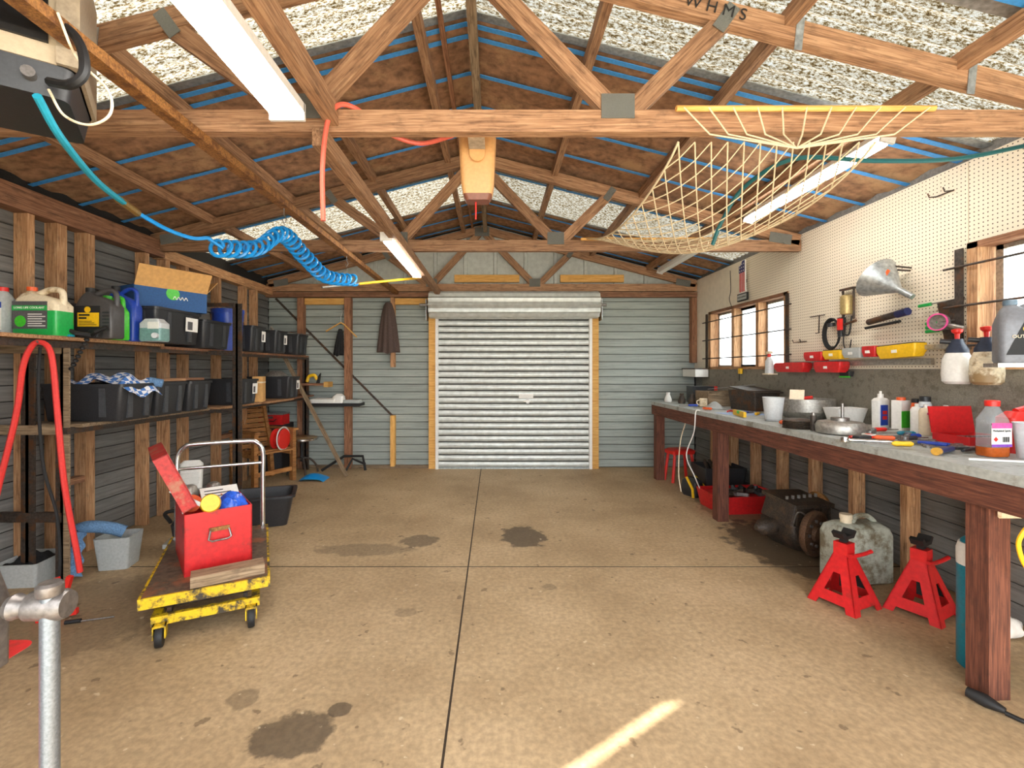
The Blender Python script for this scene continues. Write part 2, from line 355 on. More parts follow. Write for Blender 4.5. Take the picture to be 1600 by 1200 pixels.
def board_mesh(L):
    # lapped board lying along local X, face towards local -Y, one exposure high
    return MB().prism([(0, .007), (-.014, .007), (-.019, .012), (-.010, .105), (0, .105)], -L / 2, L / 2, 'x').mesh('weatherboard', False)
wl = struct(MB().b(XL - .1, XL - .02, YF, YB + .1, 0, 2.66).build('wall_left', M_GAPSHADE))
me = board_mesh(YB - YF)
for k in range(24): link('weatherboard', me, M_GREY, wl, (XL - .02, (YF + YB) / 2, .0 + k * .105), (0, 0, PI / 2))
wb = MB().b(XL - .1, -.80, YB + .02, YB + .1, 0, 2.44).b(1.35, XR + .11, YB + .02, YB + .1, 0, 2.44).b(-.80, 1.35, YB + .02, YB + .1, 2.1, 2.44)
wb.prism([(XL - .1, 2.44), (XR + .11, 2.44), (XR + .11, 2.64), (XC, roof_z(XC) + .06), (XL - .1, 2.64)], YB + .03, YB + .1, 'y')
wb = struct(wb.build('wall_back', M_GAPSHADE, smooth=False))
MB().prism([(XL - .05, 2.40), (XR + .05, 2.40), (XR + .05, 2.62), (XC, roof_z(XC) + .04), (XL - .05, 2.62)], YB + .015, YB + .0195, 'y').build('gable_sheet', M_GABLE, wb, smooth=False)
for (x0, x1) in ((XL, -.83), (1.36, XR)):
    me = board_mesh(x1 - x0)
    for k in range(23): link('weatherboard', me, M_GREEN, wb, ((x0 + x1) / 2, YB + .02, k * .105), (0, 0, 0))
# ribbed gable sheets
for k in range(14):
    x = XL + .2 + k * .42
    if x > XR - .1: break
    zt = min(roof_z(x), roof_z(x + .05)) - .03
    if zt > 2.5: MB().prism([(x, YB + .0149), (x + .01, YB - .006), (x + .05, YB - .006), (x + .06, YB + .0149)], 2.44, zt).build('gable_rib', M_GABLE, wb, smooth=False)
wr = MB()
for (y0, y1, z0, z1) in ((YF, YB + .1, 0, 1.37), (YF, 1.0, 1.37, 2.67), (2.72, 4.38, 1.37, 2.67), (6.0, YB + .1, 1.37, 2.67), (1.0, 2.72, 2.11, 2.67), (4.38, 6.0, 2.11, 2.67)):
    wr.b(XR + .03, XR + .11, y0, y1, z0, z1)
wr = struct(wr.build('wall_right', M_GREY, smooth=False))
me = board_mesh(YB - YF)
for k in range(9): link('weatherboard', me, M_GREY, wr, (XR + .03, (YF + YB) / 2, k * .105), (0, 0, -PI / 2))
def sheet(name, mat, y0, y1, z0, z1): return MB().b(XR, XR + .012, y0 + .002, y1 - .002, z0, z1).build(name, mat, wr, smooth=False)
sheet('wall_board', M_PLAINB, 5.15, YB, 2.11, 2.6); sheet('wall_board', M_PLAINB, 6.0, YB, 1.372, 2.11)
sheet('pegboard_sheet', M_PEG, 4.38, 5.15, 2.11, 2.6); sheet('pegboard_sheet', M_PEG, 2.72, 4.38, 1.372, 2.6)
sheet('pegboard_sheet', M_PEG, .3, 2.72, 2.11, 2.6)
sheet('splash_panel', M_PANEL, 3.4, 6.2, .96, 1.37); sheet('splash_panel', M_PANEL, .3, 3.4, .96, 1.37)
for y in (5.75, 5.3, 4.85, 4.4, 3.95, 3.5, 3.05, 2.6, 2.15, 1.7): beam('stud', (XR - .045, y, 0), (XR - .045, y, .92), .09, .05, W_STUD, wr)
# unseen front wall, left part closed; slit added for sun streak, opening for daylight
wf = MB().b(XL - .1, -2.82, YF - .06, YF, 0, 2.6).b(-2.66, -1.15, YF - .06, YF, 0, 2.6).b(-2.82, -2.66, YF - .06, YF, 2.0, 2.6)
wf.prism([(XL, 2.45), (XR, 2.45), (XR, 2.6), (XC, roof_z(XC)), (XL, 2.6)], YF - .06, YF, 'y')
struct(wf.build('wall_front', M_GREY, smooth=False))
# left wall framing
for d in (2.45, 2.72, 3.02, 3.24, 3.47, 4.04, 4.30, 4.57, 5.12, 5.66, 5.92):
    w = .075 if d in (3.24, 3.47) else .05
    beam('stud', (XL + .045, d + .025, 0), (XL + .045, d + .025, 2.40), .09, w, W_STUD, wl)
for (z, y0, y1) in ((.6, 5.17, 5.66), (1.95, 5.17, 5.66), (.55, 3.3, 3.5)): beam('nogging', (XL + .045, y0, z), (XL + .045, y1, z), .07, .045, W_RED, wl)
beam('wall_plate', (XL + .06, YF, 2.47), (XL + .06, 4.25, 2.47), .11, .15, W_RED, wl)
beam('wall_plate', (XL + .05, 4.25, 2.44), (XL + .05, YB, 2.44), .10, .10, W_STUD, wl)
# back wall framing
for (x, z0, z1, m, w) in ((-2.67, 0, 2.36, W_RED, .085), (-2.02, 0, 2.36, W_RED, .09), (-1.40, 1.40, 2.36, W_STUD, .055), (-1.40, .03, .73, W_PINE, .06), (2.76, 1.46, 2.36, W_RED, .07)):
    beam('stud', (x, YB - .05, z0), (x, YB - .05, z1), w, .09, m, wb)
beam('back_plate', (XL, YB - .05, 2.40), (XR, YB - .05, 2.40), .09, .07, W_RED, wb)
for (x0, x1, z) in ((-2.62, -2.07, 2.31), (-1.37, -.89, 2.31)): beam('nogging', (x0, YB - .04, z), (x1, YB - .04, z), .06, .085, W_PINE, wb)
for (x0, x1) in ((-.55, .35), (.92, 1.8)): beam('gable_block', (x0, YB - .03, 2.63), (x1, YB - .03, 2.63), .05, .1, W_PINE, wb)
beam('metal_brace', (-3.05, YB - .006, 2.36), (-1.42, YB - .006, .72), .008, .03, M_DARKST, wb)
beam('bottom_plate', (XL, YB - .04, .02), (-.9, YB - .04, .02), .06, .04, W_OLD, wb)

# ------------------------------------------------------------------ roller door
d1 = bpy.data.objects.new('door_1', None); col.objects.link(d1); d1.location = (.27, YB - .08, 0); struct(d1)
for s_, m in ((-1, W_PINE), (1, W_PINE)):
    o = MB().b(-.05, .05, -.05, .05, 0, 2.36).build('door_post', m, d1, (s_ * 1.1 + .02 * s_, .03, 0), smooth=False)
    o = MB().b(-.02, .02, -.03, .03, 0, 2.1).build('guide_track', M_WHITE, d1, (s_ * 1.055, -.02, 0), smooth=False)
slat = MB().prism([(.004, 0), (-.014, .004), (-.024, .026), (-.024, .054), (-.014, .074), (.004, .078), (.008, .078), (.008, 0)], -1.05, 1.05, 'x').mesh('slat')
for k in range(24): link('slat', slat, M_DOOR, d1, (0, 0, .02 + k * .0885))
MB().b(-1.05, 1.05, .012, .02, 0, 2.2).build('slat_shade_sheet', M_GAPSHADE, d1, smooth=False)  # dark sheet added behind the slats to paint shade into the grooves
MB().b(-1.05, 1.05, -.025, .01, 0, .02).build('bottom_rail', M_STEEL, d1)
drum = MB(); prof = []
for k in range(48):
    a = 2 * PI * k / 48; r = .17 + .012 * math.sin(a * 12); prof.append((r * math.cos(a), r * math.sin(a)))
drum.prism(prof, -1.14, 1.14, 'x'); drum.build('drum', M_DOOR, d1, (0, -.13, 2.24))
MB().cyl((-1.28, 0, 0), (1.25, 0, 0), .02).build('axle', M_IRON, d1, (0, -.13, 2.24))
for s_ in (-1, 1): MB().prism([(-.04, -.2), (.16, -.2), (.16, .08), (-.04, .08)], -.006, .006, 'x').build('drum_bracket', M_STEEL, d1, (s_ * 1.19, -.1, 2.24), smooth=False)
lk = MB().cyl((0, 0, 0), (0, -.03, 0), .03).build('lock', M_IRON, d1, (.19, -.02, .93)); MB().b(-.06, .06, -.035, -.025, -.008, .008).build('lock_handle', M_ALU, lk)
MB().b(-.1, .1, -.003, 0, -.03, .03).build('lock_label', M_PAPER, d1, (.17, -.024, 1.0))

# ------------------------------------------------------------------ roof
ceil = bpy.data.objects.new('ceiling', None); col.objects.link(ceil); struct(ceil)
def slope_pt(side, u, y, dz=0):
    x = XC + side * u * (HALF + .12); return (x, y, roof_z(x) + .04 + dz)
def lining(side, y0, y1):
    n = max(2, int((y1 - y0) / .05))
    def fn(a, b_):
        y = y0 + (y1 - y0) * b_; sag = -.022 * abs(math.sin(PI * (y - 2.62) / .385)) * (.6 + .4 * math.sin(a * 23 + y * 7)) + .006 * math.sin(a * 61 + y * 31)
        return slope_pt(side, a, y, sag + .03)
    MB().grid(fn, 40, n).build('roof_lining', M_BROWNPAPER, ceil)
for sd_ in (-1, 1):
    for (y0, y1) in ((YF - .1, 1.9), (2.64, 4.68), (5.45, YB + .1)): lining(sd_, y0, y1)
    for (y0, y1) in ((1.86, 2.68), (4.64, 5.49)):
        MB().grid(lambda a, b_: slope_pt(sd_, a, y0 + (y1 - y0) * b_, .035 + .011 * math.sin(2 * PI * (y0 + (y1 - y0) * b_) / .076)), 3, 110).build('translucent_roof_sheet', M_SKYL, ceil)
    for y in (.7, 1.08, 1.46, 1.82, 2.70, 2.80, 3.15, 3.53, 3.93, 4.32, 4.64, 5.55, 5.93, 6.3):
        w = .035
        p0, p1 = Vector(slope_pt(sd_, 0, y, -.003)), Vector(slope_pt(sd_, 1, y, -.003)); beam('roof_strap', p0, p1, w, .004, M_STRAP, ceil)
    for (y0) in (1.88, 2.64, 4.66, 5.47):
        beam('sheet_edge_flashing', slope_pt(sd_, 0, y0, .016), slope_pt(sd_, 1, y0, .016), .06, .006, M_STEEL, ceil)
for x in (.55, 1.34, 2.12): beam('purlin', (x, YF, roof_z(x) - .01), (x, YB, roof_z(x) - .01), .05, .075, W_BEAM, ceil)
for x in (-.42, -1.10, -1.85, -2.58): beam('purlin', (x, YF, roof_z(x) - .01), (x, YB, roof_z(x) - .01), .05, .075, W_BEAM, ceil)
beam('ridge_beam', (-.12, YF, 3.30), (-.12, YB, 3.30), .05, .1, W_OLD, ceil)
for (x, z0) in ((-.12, 3.32), ):
    beam('ridge_lining_board', (-.30, YF, 3.335), (-.30, YB, 3.335), .03, .02, W_RED, ceil)

def nail_plate(parent, x, z, y, w, h, ang=0):
    MB().box((0, 0, 0), (w, .004, h)).build('nail_plate', M_PLATE, parent, Vector((x, y, z)) - parent.location, (0, ang, 0), False)
def truss(y, label):
    t = thing('roof_truss', label, 'roof truss', (0, y, 0), 0, 'roof trusses')
    T = .05; zb0, zb1 = 2.445, 2.545
    beam('bottom_chord', (XL + .02, y, 2.495), (XR - .01, y, 2.495), T, .1, W_BEAM, t)
    apex = roof_z(XC) - .13
    for s_ in (-1, 1):
        beam('top_chord', (XC + s_ * (HALF - .02), y, 2.545), (XC, y, 2.545 + SL * (HALF - .02) ), T, .1, W_BEAM, t)
    for s_, bx, tx in ((-1, -.86, -1.48), (1, .56, 1.05)):
        beam('web', (bx, y + .002, 2.53), (XC + s_ * .04, y + .002, 3.24), .046, .085, W_BEAM, t)
        tz = 2.545 + SL * (HALF - abs(tx - XC)) - .03
        beam('web', (bx + s_ * .05, y + .002, 2.53), (tx, y + .002, tz), .046, .085, W_BEAM, t)
        nail_plate(t, bx, 2.56, y - .028, .15, .11)
        nail_plate(t, tx, tz, y - .028, .06, .13, s_ * .62)
        nail_plate(t, XC + s_ * (HALF - .2), 2.56, y - .028, .2, .09, s_ * .16)
    nail_plate(t, XC, 3.26, y - .028, .2, .12)
    return t
t1 = truss(2.11, 'timber roof truss carrying the coral hose and hammock spreader bar, WHMS scrawled on it')
truss(4.21, 'timber roof truss whose bottom chord holds the far end of the hammock')
truss(6.36, 'timber roof truss standing against the gable above the roller door')
text('scrawled_letters', 'W H M S', .075, M_INK, t1, (1.0, -.0325, 3.0), (PI / 2, .25, 0))
for x in (-2.66, -1.85, 1.34, 2.12):
    MB().box((0, 0, 0), (.035, .003, .15)).build('hold_down_strap', M_STEEL, t1, (x + .04, -.028, roof_z(x) - .085), (0, .1, 0), False)

# rails that run the length of the shed under the chords
o = MB().b(-.03, .03, -3.45, 3.45, -.02, .02).build('ceiling_rail', M_RUST, None, (-1.345, 2.93, 2.424), smooth=False); tag(o, 'long rusty steel rail running under the truss chords toward back wall', 'rail')
o = beam('light_beam', (-.78, 2.05, 2.405), (-.75, 6.3, 2.405), .06, .08, W_BEAM); tag(o, 'timber beam fixed under the truss chords carrying the small tube light', 'beam')
o = beam('light_beam', (-.73, -.3, 2.52), (-.73, 2.18, 2.52), .05, .1, W_BEAM); tag(o, 'timber beam beside the large tube light, ending at the hammock truss', 'beam')

# ------------------------------------------------------------------ lights
def batten(label, loc, L, w, lit=True, rot=0):
    t = thing('tube_light', label, 'light', loc, (0, rot, 0), 'tube lights')
    MB().b(-w * .5, w * .5, 0, L, .0, .035).build('housing', M_WHITE, t, smooth=False)
    MB().loft([(0, w * .42, L / 2 - .01, .01, 0, L / 2), (-.03, w * .34, L / 2 - .02, .02, 0, L / 2)]).build('diffuser', M_TUBE if lit else M_WHITE, t)
    for e in (0, L): MB().b(-w * .5, w * .5, e - .008, e + .008, -.032, .036).build('end_cap', M_WHITE, t, smooth=False)
    return t
batten('wide white tube light beside the timber beam, ending at the hammock truss', (-.83, .55, 2.40), 1.3, .14)
batten('lit tube light under the timber beam toward the roller door', (-.82, 3.5, 2.375), 1.4, .09)
batten('lit tube light on the roof slope behind the hammock', (2.18, 2.55, 2.655), 1.4, .08, True, .25)
batten('unlit cream tube light on the roof slope near the back wall', (2.18, 4.85, 2.655), 1.2, .08, False, .25)

# ------------------------------------------------------------------ windows and bars
def window(name, y0, y1, mulls):
    w = bpy.data.objects.new(name, None); col.objects.link(w); w.location = (XR, 0, 1.37); struct(w)
    for (a, b_) in ((y0, y0 + .06), (y1 - .06, y1)): beam('jamb', (XR + .05, (a + b_) / 2, 1.37), (XR + .05, (a + b_) / 2, 2.11), .12, .06, W_STUD, w)
    beam('window_head', (XR + .05, y0, 2.095), (XR + .05, y1, 2.095), .12, .035, W_RED, w)
    beam('window_sill', (XR + .05, y0, 1.385), (XR + .05, y1, 1.385), .12, .03, W_STUD, w)
    for m in mulls: beam('mullion', (XR + .05, m, 1.4), (XR + .05, m, 2.08), .11, .055, W_STUD, w)
    ed = [y0 + .06] + list(mulls) + [y1 - .06]
    for a, b_ in zip(ed[:-1], ed[1:]):
        MB().b(.088, .092, a + .02, b_ - .02, .03, .71).build('pane', M_GLASS, w, smooth=False)
        f = MB()
        for q in (a + .035, b_ - .035): f.b(.08, .1, q - .02, q + .02, .02, .72)
        for q in (.035, .7): f.b(.08, .1, a + .02, b_ - .02, q - .018, q + .018)
        f.build('sash', M_ALU, w, smooth=False)
    return w
window('window_1', 4.38, 6.0, (5.40, 4.90)); window('window_2', 1.0, 2.72, (2.12, 1.5))
def bars(y0, y1, label):
    t = thing('window_bars', label, 'window bars', (XR - .03, y0, 1.37))
    for z in (.61, .376, .139): MB().cyl((0, -.06, z), (0, y1 - y0 + .06, z), .007, 8).build('rod', M_DARKST, t)
    for y in (.02, y1 - y0 - .02): MB().b(.012, .018, y - .025, y + .025, .0, .72).build('flat_bar', M_DARKST, t, smooth=False)
bars(4.36, 6.06, 'three horizontal steel rods across the triple window'); bars(.95, 2.78, 'three horizontal steel rods across window behind the pump sprayers')
# hedge outside
def hedge(loc, r, label):
    m = MB()
    for k in range(260):
        a, e = random.uniform(0, 2 * PI), random.uniform(-.3, 1.4); q = r * random.uniform(.7, 1)
        c = Vector((math.cos(a) * math.cos(e) * q, math.sin(a) * math.cos(e) * q, math.sin(e) * q))
        m.box(c, (.16, .16, .01), (random.uniform(0, 3), random.uniform(0, 3), random.uniform(0, 3)))
    m.loft([(-r * 1.1, .1, .1, .1), (0, r * .6, r * .6, r * .6), (r * .6, r * .5, r * .5, r * .5)]); return tag(m.build('garden_shrub', M_LEAF, None, loc), label, 'shrub')
hedge((5.75, 10.6, .6), .7, 'leafy green shrub outside the middle pane'); hedge((7.3, 12.4, .7), .8, 'leafy green shrub outside, beyond the right pane')
for o in [k for k in col.objects if k.name.startswith('garden_shrub')]: o.location.z = .62

# ------------------------------------------------------------------ workbench
bx0, bx1, by0, by1, bz = 2.01, 2.79, .3, 5.88, .962
wbench = thing('workbench', 'long dark timber workbench with grey top along the pegboard wall', 'workbench', (2.4, 3.1, 0))
MB().b(bx0 - 2.4 - .005, bx1 - 2.4, by0 - 3.1, by1 - 3.1, bz - .042, bz).build('bench_top', M_BENCHTOP, wbench, smooth=False)
beam('fascia', (bx0 + .02, by0, .86), (bx0 + .02, by1, .86), .04, .115, W_BENCH, wbench)
beam('end_fascia', (bx0, by1 - .02, .86), (bx1, by1 - .02, .86), .04, .115, W_BENCH, wbench)
beam('back_rail', (bx1 - .12, by0, .88), (bx1 - .12, by1, .88), .05, .08, W_BENCH, wbench)
for y in (5.75, 4.19): beam('leg', (2.06, y, 0), (2.06, y, .81), .1, .1, W_BENCH, wbench)
for (x, w, m, y) in ((2.0675, .045, W_BENCH, 1.952), (2.1135, .046, W_BENCH, 1.954)): beam('leg_plank', (x, y, 0), (x, y, .81), w, .095, m, wbench)
beam('leg_plank', (2.16, 1.99, 0), (2.16, 1.99, .81), .045, .05, W_STUD, wbench)
beam('leg', (2.05, .6, 0), (2.05, .6, .81), .1, .1, W_BENCH, wbench)

# power point on the bench leg with a yellow lead
pw = thing('power_outlet', 'cream double power outlet on the plank bench leg', 'power outlet', (2.13, 1.885, .80))
MB().loft([(0, .07, .04, .01), (.012, .066, .036, .01)]).build('plate', M_CREAM, pw, (0, 0, 0), (PI / 2, 0, 0))
for x in (-.032, .03): MB().cyl((x, -.011, .0), (x, -.014, .0), .018, 16).build('socket', M_CREAM, pw)
yl = thing('yellow_lead', 'yellow extension lead with black plug in the bench outlet', 'cord', (2.14, 1.87, .80))
MB().cyl((-.015, 0, 0), (-.01, -.05, 0), .026, 14, .02).build('plug', M_BLACK, yl)
MB().tube(curve_pts([(-.01, -.05, 0), (-.06, -.08, -.03), (-.08, -.06, -.12), (-.02, -.06, -.24), (.12, -.1, -.3), (.4, -.15, -.3)]), .008).build('cable', M_YELP, yl)
bl = thing('black_lead', 'black flex lying on the concrete beside the plank bench leg', 'cord', (2.02, 1.82, 0))
MB().tube(curve_pts([(.0, .0, .012), (.04, -.06, .012), (.16, -.12, .012), (.45, -.2, .012)]), .009).build('cable', M_BLACK, bl)
MB().tube([(.0, .0, .02), (-.025, .05, .025), (-.05, .1, .028)], [.012, .026, .02], 10).build('plug', M_BLACK, bl)

# gas bottle
gb = thing('gas_bottle', 'teal gas bottle with blue regulator knob behind the bench leg', 'gas bottle', (2.225, 2.115, 0))
MB().lathe([(.068, 0), (.075, .01), (.075, .5), (.06, .58), (.03, .61), (.02, .63)]).build('body', M_TEAL, gb)
MB().lathe([(.0755, .47), (.0758, .5), (.0758, .54), (.068, .57)]).build('collar_label', M_PAPER, gb)
MB().lathe([(.02, .62), (.02, .68), (.032, .68), (.032, .71), (.026, .74)]).build('regulator', M_IRON, gb)
g_ = MB().cyl((-.05, -.05, .68), (-.06, -.085, .68), .035).build('gauge', M_BLACKP, gb); MB().cyl((-.06, -.085, .68), (-.0605, -.087, .68), .03).build('gauge_face', M_PAPER, g_)
MB().cyl((-.02, -.02, .75), (-.02, -.02, .80), .035, 12).build('knob', M_BLUE, gb)

# ------------------------------------------------------------------ jack stands
def jack_stand(loc, rz, label):
    t = thing('jack_stand', label, 'jack stand', loc, rz, 'red jack stands')
    base, top, hh = .13, .035, .30
    for q in range(4):
        R = q * PI / 2
        m = MB(); o = [(-base, 0), (-base + .05, 0), (-base + .06, .03), (base - .06, .03), (base - .05, 0), (base, 0), (top, hh), (-top, hh)]
        hole = [(-.05, .085), (.05, .085), (.018, .19), (-.018, .19)]
        def P(a, z, dd): 
            k = base + (top - base) * z / hh - dd; return (a, -k, z)
        pts = o + hole; vsn = [P(a, z, 0) for a, z in pts] + [P(a, z, .006) for a, z in pts]
        fs = []
        ring = [(0, 1, 2, 8), (2, 3, 9, 8), (3, 4, 5, 9), (5, 6, 10, 9), (6, 7, 11, 10), (7, 0, 8, 11)]
        for f in ring: fs.append(f); fs.append(tuple(i + 12 for i in f)[::-1])
        for cyc in (list(range(8)), [8, 9, 10, 11]):
            for k in range(len(cyc)): a, b_ = cyc[k], cyc[(k + 1) % len(cyc)]; fs.append((a, b_, b_ + 12, a + 12))
        m.add(vsn, fs).build('leg_panel', M_RED, t, (0, 0, 0), (0, 0, R), False)
    MB().b(-.037, .037, -.037, .037, .29, .36).build('collar', M_RED, t, smooth=False)
    MB().b(-.016, .016, -.016, .016, .1, .40).build('ratchet_post', M_BLACK, t, smooth=False)
    MB().prism([(-.07, .42), (-.045, .385), (.045, .385), (.07, .42), (.05, .43), (.025, .405), (-.025, .405), (-.05, .43)], -.03, .03, 'y').build('saddle', M_BLACK, t, smooth=False)
    MB().tube([(-.04, -.045, .30), (0, -.055, .295), (.08, -.06, .295), (.13, -.075, .31)], .011).build('handle', M_RED, t)
    MB().prism([(-.07, .1), (.02, .1), (.01, .24), (-.03, .24)], .0, .002, 'x').build('warning_label', M_INK, t, (.112, 0, 0), (0, -.31, 0), False)
jack_stand((2.05, 2.70, 0), math.radians(24), 'red jack stand in front of the jerry can')
jack_stand((2.41, 2.60, 0), math.radians(28), 'red jack stand between the jerry can and gas bottle')

# jerry can
jc = thing('jerry_can', 'grimy pale plastic jerry can behind the red jack stands', 'jerry can', (2.37, 3.02, 0), .1)
M_CAN = plain('grimy_can_plastic', (186, 190, 176), .55, var=.12, scale=9, dirt=(122, 112, 90), dirt_amt=.5)
MB().loft([(0, .18, .09, .03), (.01, .19, .1, .04), (.30, .19, .1, .04), (.345, .175, .09, .04), (.37, .14, .06, .04)]).build('body', M_CAN, jc)
MB().lathe([(.032, .36), (.032, .395), (.036, .395), (.036, .425)], c=(-.07, 0, 0)).build('cap', M_CREAM, jc)
MB().tube(curve_pts([(-.03, 0, .36), (.0, 0, .405), (.07, 0, .41), (.12, 0, .38), (.14, 0, .345)]), .016).build('handle', M_CAN, jc)

# engine
en = thing('engine_block', 'oily black engine with flywheel lying under the workbench', 'engine', (2.37, 3.62, 0), .25)
MB().loft([(0, .12, .13, .04), (.05, .17, .16, .05), (.14, .2, .17, .05), (.2, .19, .16, .03)]).build('sump', M_OILY, en)
MB().loft([(.19, .18, .15, .02), (.34, .165, .14, .02), (.35, .19, .16, .015), (.375, .19, .16, .015), (.385, .15, .12, .02)]).build('block', M_OILY, en, (-.02, .03, 0), (.12, .05, 0))
for k in range(6): MB().cyl((-.14 + k * .055, -.1, .38), (-.14 + k * .055, -.1, .405), .011, 8).build('head_bolt', M_IRON, en, (-.02, .03, 0))
for k in range(5): MB().b(-.16 + k * .075, -.145 + k * .075, -.16, -.125, .2, .33).build('fin', M_OILY, en, smooth=False)
fw = MB().lathe([(.04, -.03), (.13, -.03), (.15, -.02), (.165, 0), (.165, .03), (.14, .035), (.125, .015), (.06, .02), (.055, .045), (.02, .05)], 36).build('flywheel', plain('rusty_cast_iron', (104, 76, 56), .6, .2, var=.35, scale=26, bmp=.4), en, (-.09, -.225, .17), (PI / 2, 0, .25))
for k in range(8): MB().cyl((.09 * math.cos(k * PI / 4), .09 * math.sin(k * PI / 4), .0), (.09 * math.cos(k * PI / 4), .09 * math.sin(k * PI / 4), .03), .012, 8).build('bolt', M_IRON, fw)
MB().tube(curve_pts([(-.18, -.14, .2), (-.2, -.2, .32), (-.12, -.2, .28), (-.08, -.17, .16)]), .006).build('wire', M_IRON, en)
MB().lathe([(.03, 0), (.06, .02), (.06, .14), (.045, .16), (.02, .2)], 18).build('starter_motor', M_OILY, en, (-.16, .02, .15), (0, -PI / 2, .0))
MB().lathe([(.06, 0), (.09, .03), (.07, .08)], 20).build('pulley', M_RUST, en, (.2, .02, .3), (0, PI / 2, 0))

# red parts tray under the bench, grinder and clutter
tr = thing('parts_tray', 'red steel tray heaped with greasy parts under the bench', 'tray', (2.42, 4.55, 0), .1)
MB().loft([(0, .30, .19, .02), (.17, .33, .22, .02), (.17, .32, .21, .02), (.14, .31, .2, .02)]).build('tray', M_RED, tr)
for k in range(14):
    x, y = random.uniform(-.24, .24), random.uniform(-.14, .14)
    [MB().cyl((-.05, 0, 0), (.05, 0, 0), .022, 10), MB().b(-.05, .05, -.02, .02, -.015, .015), MB().lathe([(.045, 0), (.045, .02), (.02, .02), (.02, .05)], 12)][k % 3].build('greasy_part', [M_OILY, M_IRON, M_BLACKP][k % 3], tr, (x, y, .17), (random.uniform(-.4, .4), random.uniform(-.4, .4), random.uniform(0, 3)))
dt = thing('black_parts_bin', 'black open bin of parts under bench beside the wall studs', 'bin', (2.50, 5.15, 0), 0)
MB().loft([(0, .2, .16, .02), (.3, .23, .19, .02), (.3, .22, .18, .02), (.2, .2, .16, .02)]).build('bin', M_BLACKP, dt)
for k in range(5): MB().tube([(-.15 + k * .07, -.1, .25), (-.1 + k * .05, .1, .33)], .02).build('scrap', M_OILY, dt)
ol = thing('power_lead', 'white power lead hanging over the bench edge to floor tools', 'cord', (1.99, 4.62, 0))
MB().tube(curve_pts([(.03, -.1, .966), (-.012, -.1, .95), (-.012, -.06, .75), (-.04, .05, .5), (.02, .0, .3), (.1, .05, .15)]), .006).build('cable', M_WHITE, ol)
MB().tube(curve_pts([(.1, .4, .8), (-.0, .3, .6), (-.06, .2, .3), (-.05, .16, .1)]), .006).build('cable', M_CREAM, ol)
gr = thing('power_tool', 'yellow and black power tool on the floor behind bench leg', 'power tool', (2.15, 5.0, 0), .4)
MB().loft([(0, .05, .09, .02), (.05, .07, .11, .03), (.16, .06, .1, .03), (.2, .03, .06, .02)]).build('body', M_BLACKP, gr)
for s_ in (-1, 1): MB().tube([(s_ * .09, -.1, .01), (s_ * .09, -.09, .1), (s_ * .06, .02, .2)], .014).build('handle', M_YELP, gr)
rc = thing('step_stool', 'red plastic step stool under the far end of bench', 'stool', (2.28, 5.66, 0), .2)
MB().loft([(.34, .15, .1, .03), (.38, .16, .11, .04), (.40, .12, .08, .03)]).build('seat', M_REDP, rc)
for sx in (-1, 1):
    for sy in (-1, 1): MB().cyl((sx * .15, sy * .09, 0), (sx * .11, sy * .07, .35), .018, 8).build('leg', M_REDP, rc)
bt = thing('rag_bundle', 'crumpled white bag on the floor against gas bottle', 'bag', (2.60, 2.36, 0))
MB().grid(lambda a, b_: ((.07 + .018 * math.sin(9 * b_ * PI + a * 8)) * math.sin(PI * a) * math.cos(2 * PI * b_) * 1.2, (.07 + .014 * math.sin(7 * b_ * PI)) * math.sin(PI * a) * math.sin(2 * PI * b_), .055 - .055 * math.cos(PI * a)), 10, 20).build('bag', M_PAPER, bt)

# ------------------------------------------------------------------ bottle builders
def handle_jug(name, label, loc, w, d, h, body, cap, rz=0, group=None, flip=1, neck=.28):
    """flat-sided jug, neck on one side, loop handle on the other"""
    t = thing(name, label, 'bottle', loc, rz, group)
    hw, hd = w / 2, d / 2; nx = -flip * hw * .52
    MB().loft([(0, hw * .94, hd * .94, .02), (.012, hw, hd, .025), (h * .62, hw, hd, .025), (h * .74, hw * .86, hd * .9, .03, nx * .12, 0), (h * .84, hw * .45, hd * .6, .03, nx * .8, 0), (h * .92, .022, .022, .022, nx, 0), (h * .95, .022, .022, .022, nx, 0)]).build('body', body, t)
    MB().lathe([(.026, h * .92), (.026, h), (.022, h * 1.005)], 18, (nx, 0, 0)).build('cap', cap, t)
    MB().tube(curve_pts([(nx + flip * hw * .3, 0, h * .86), (flip * hw * .35, 0, h * .95), (flip * hw * .78, 0, h * .92), (flip * hw * .88, 0, h * .78), (flip * hw * .86, 0, h * .6)]), max(.012, hd * .28), 10).build('handle', body, t)
    return t
def label_on(t, x0, x1, z0, z1, d, mat, name='label'): return MB().b(x0, x1, -d - .0012, -d + .001, z0, z1).build(name, mat, t, smooth=False)
def round_bottle(name, label, loc, r, h, body, cap, neck=.5, caph=.12, group=None, cat='bottle', rz=0):
    t = thing(name, label, cat, loc, rz, group)
    MB().lathe([(r * .92, 0), (r, r * .1), (r, h * .74), (r * .93, h * .8), (r * neck, h * (1 - caph))], 22).build('body', body, t)
    MB().lathe([(r * neck * 1.05, h * (1 - caph)), (r * neck * 1.05, h * .99), (r * neck * .9, h)], 16).build('cap', cap, t)
    return t
def band(t, r, z0, z1, mat, name='label'): return MB().lathe([(r + .0008, z0), (r + .0008, z1)], 22).build(name, mat, t)

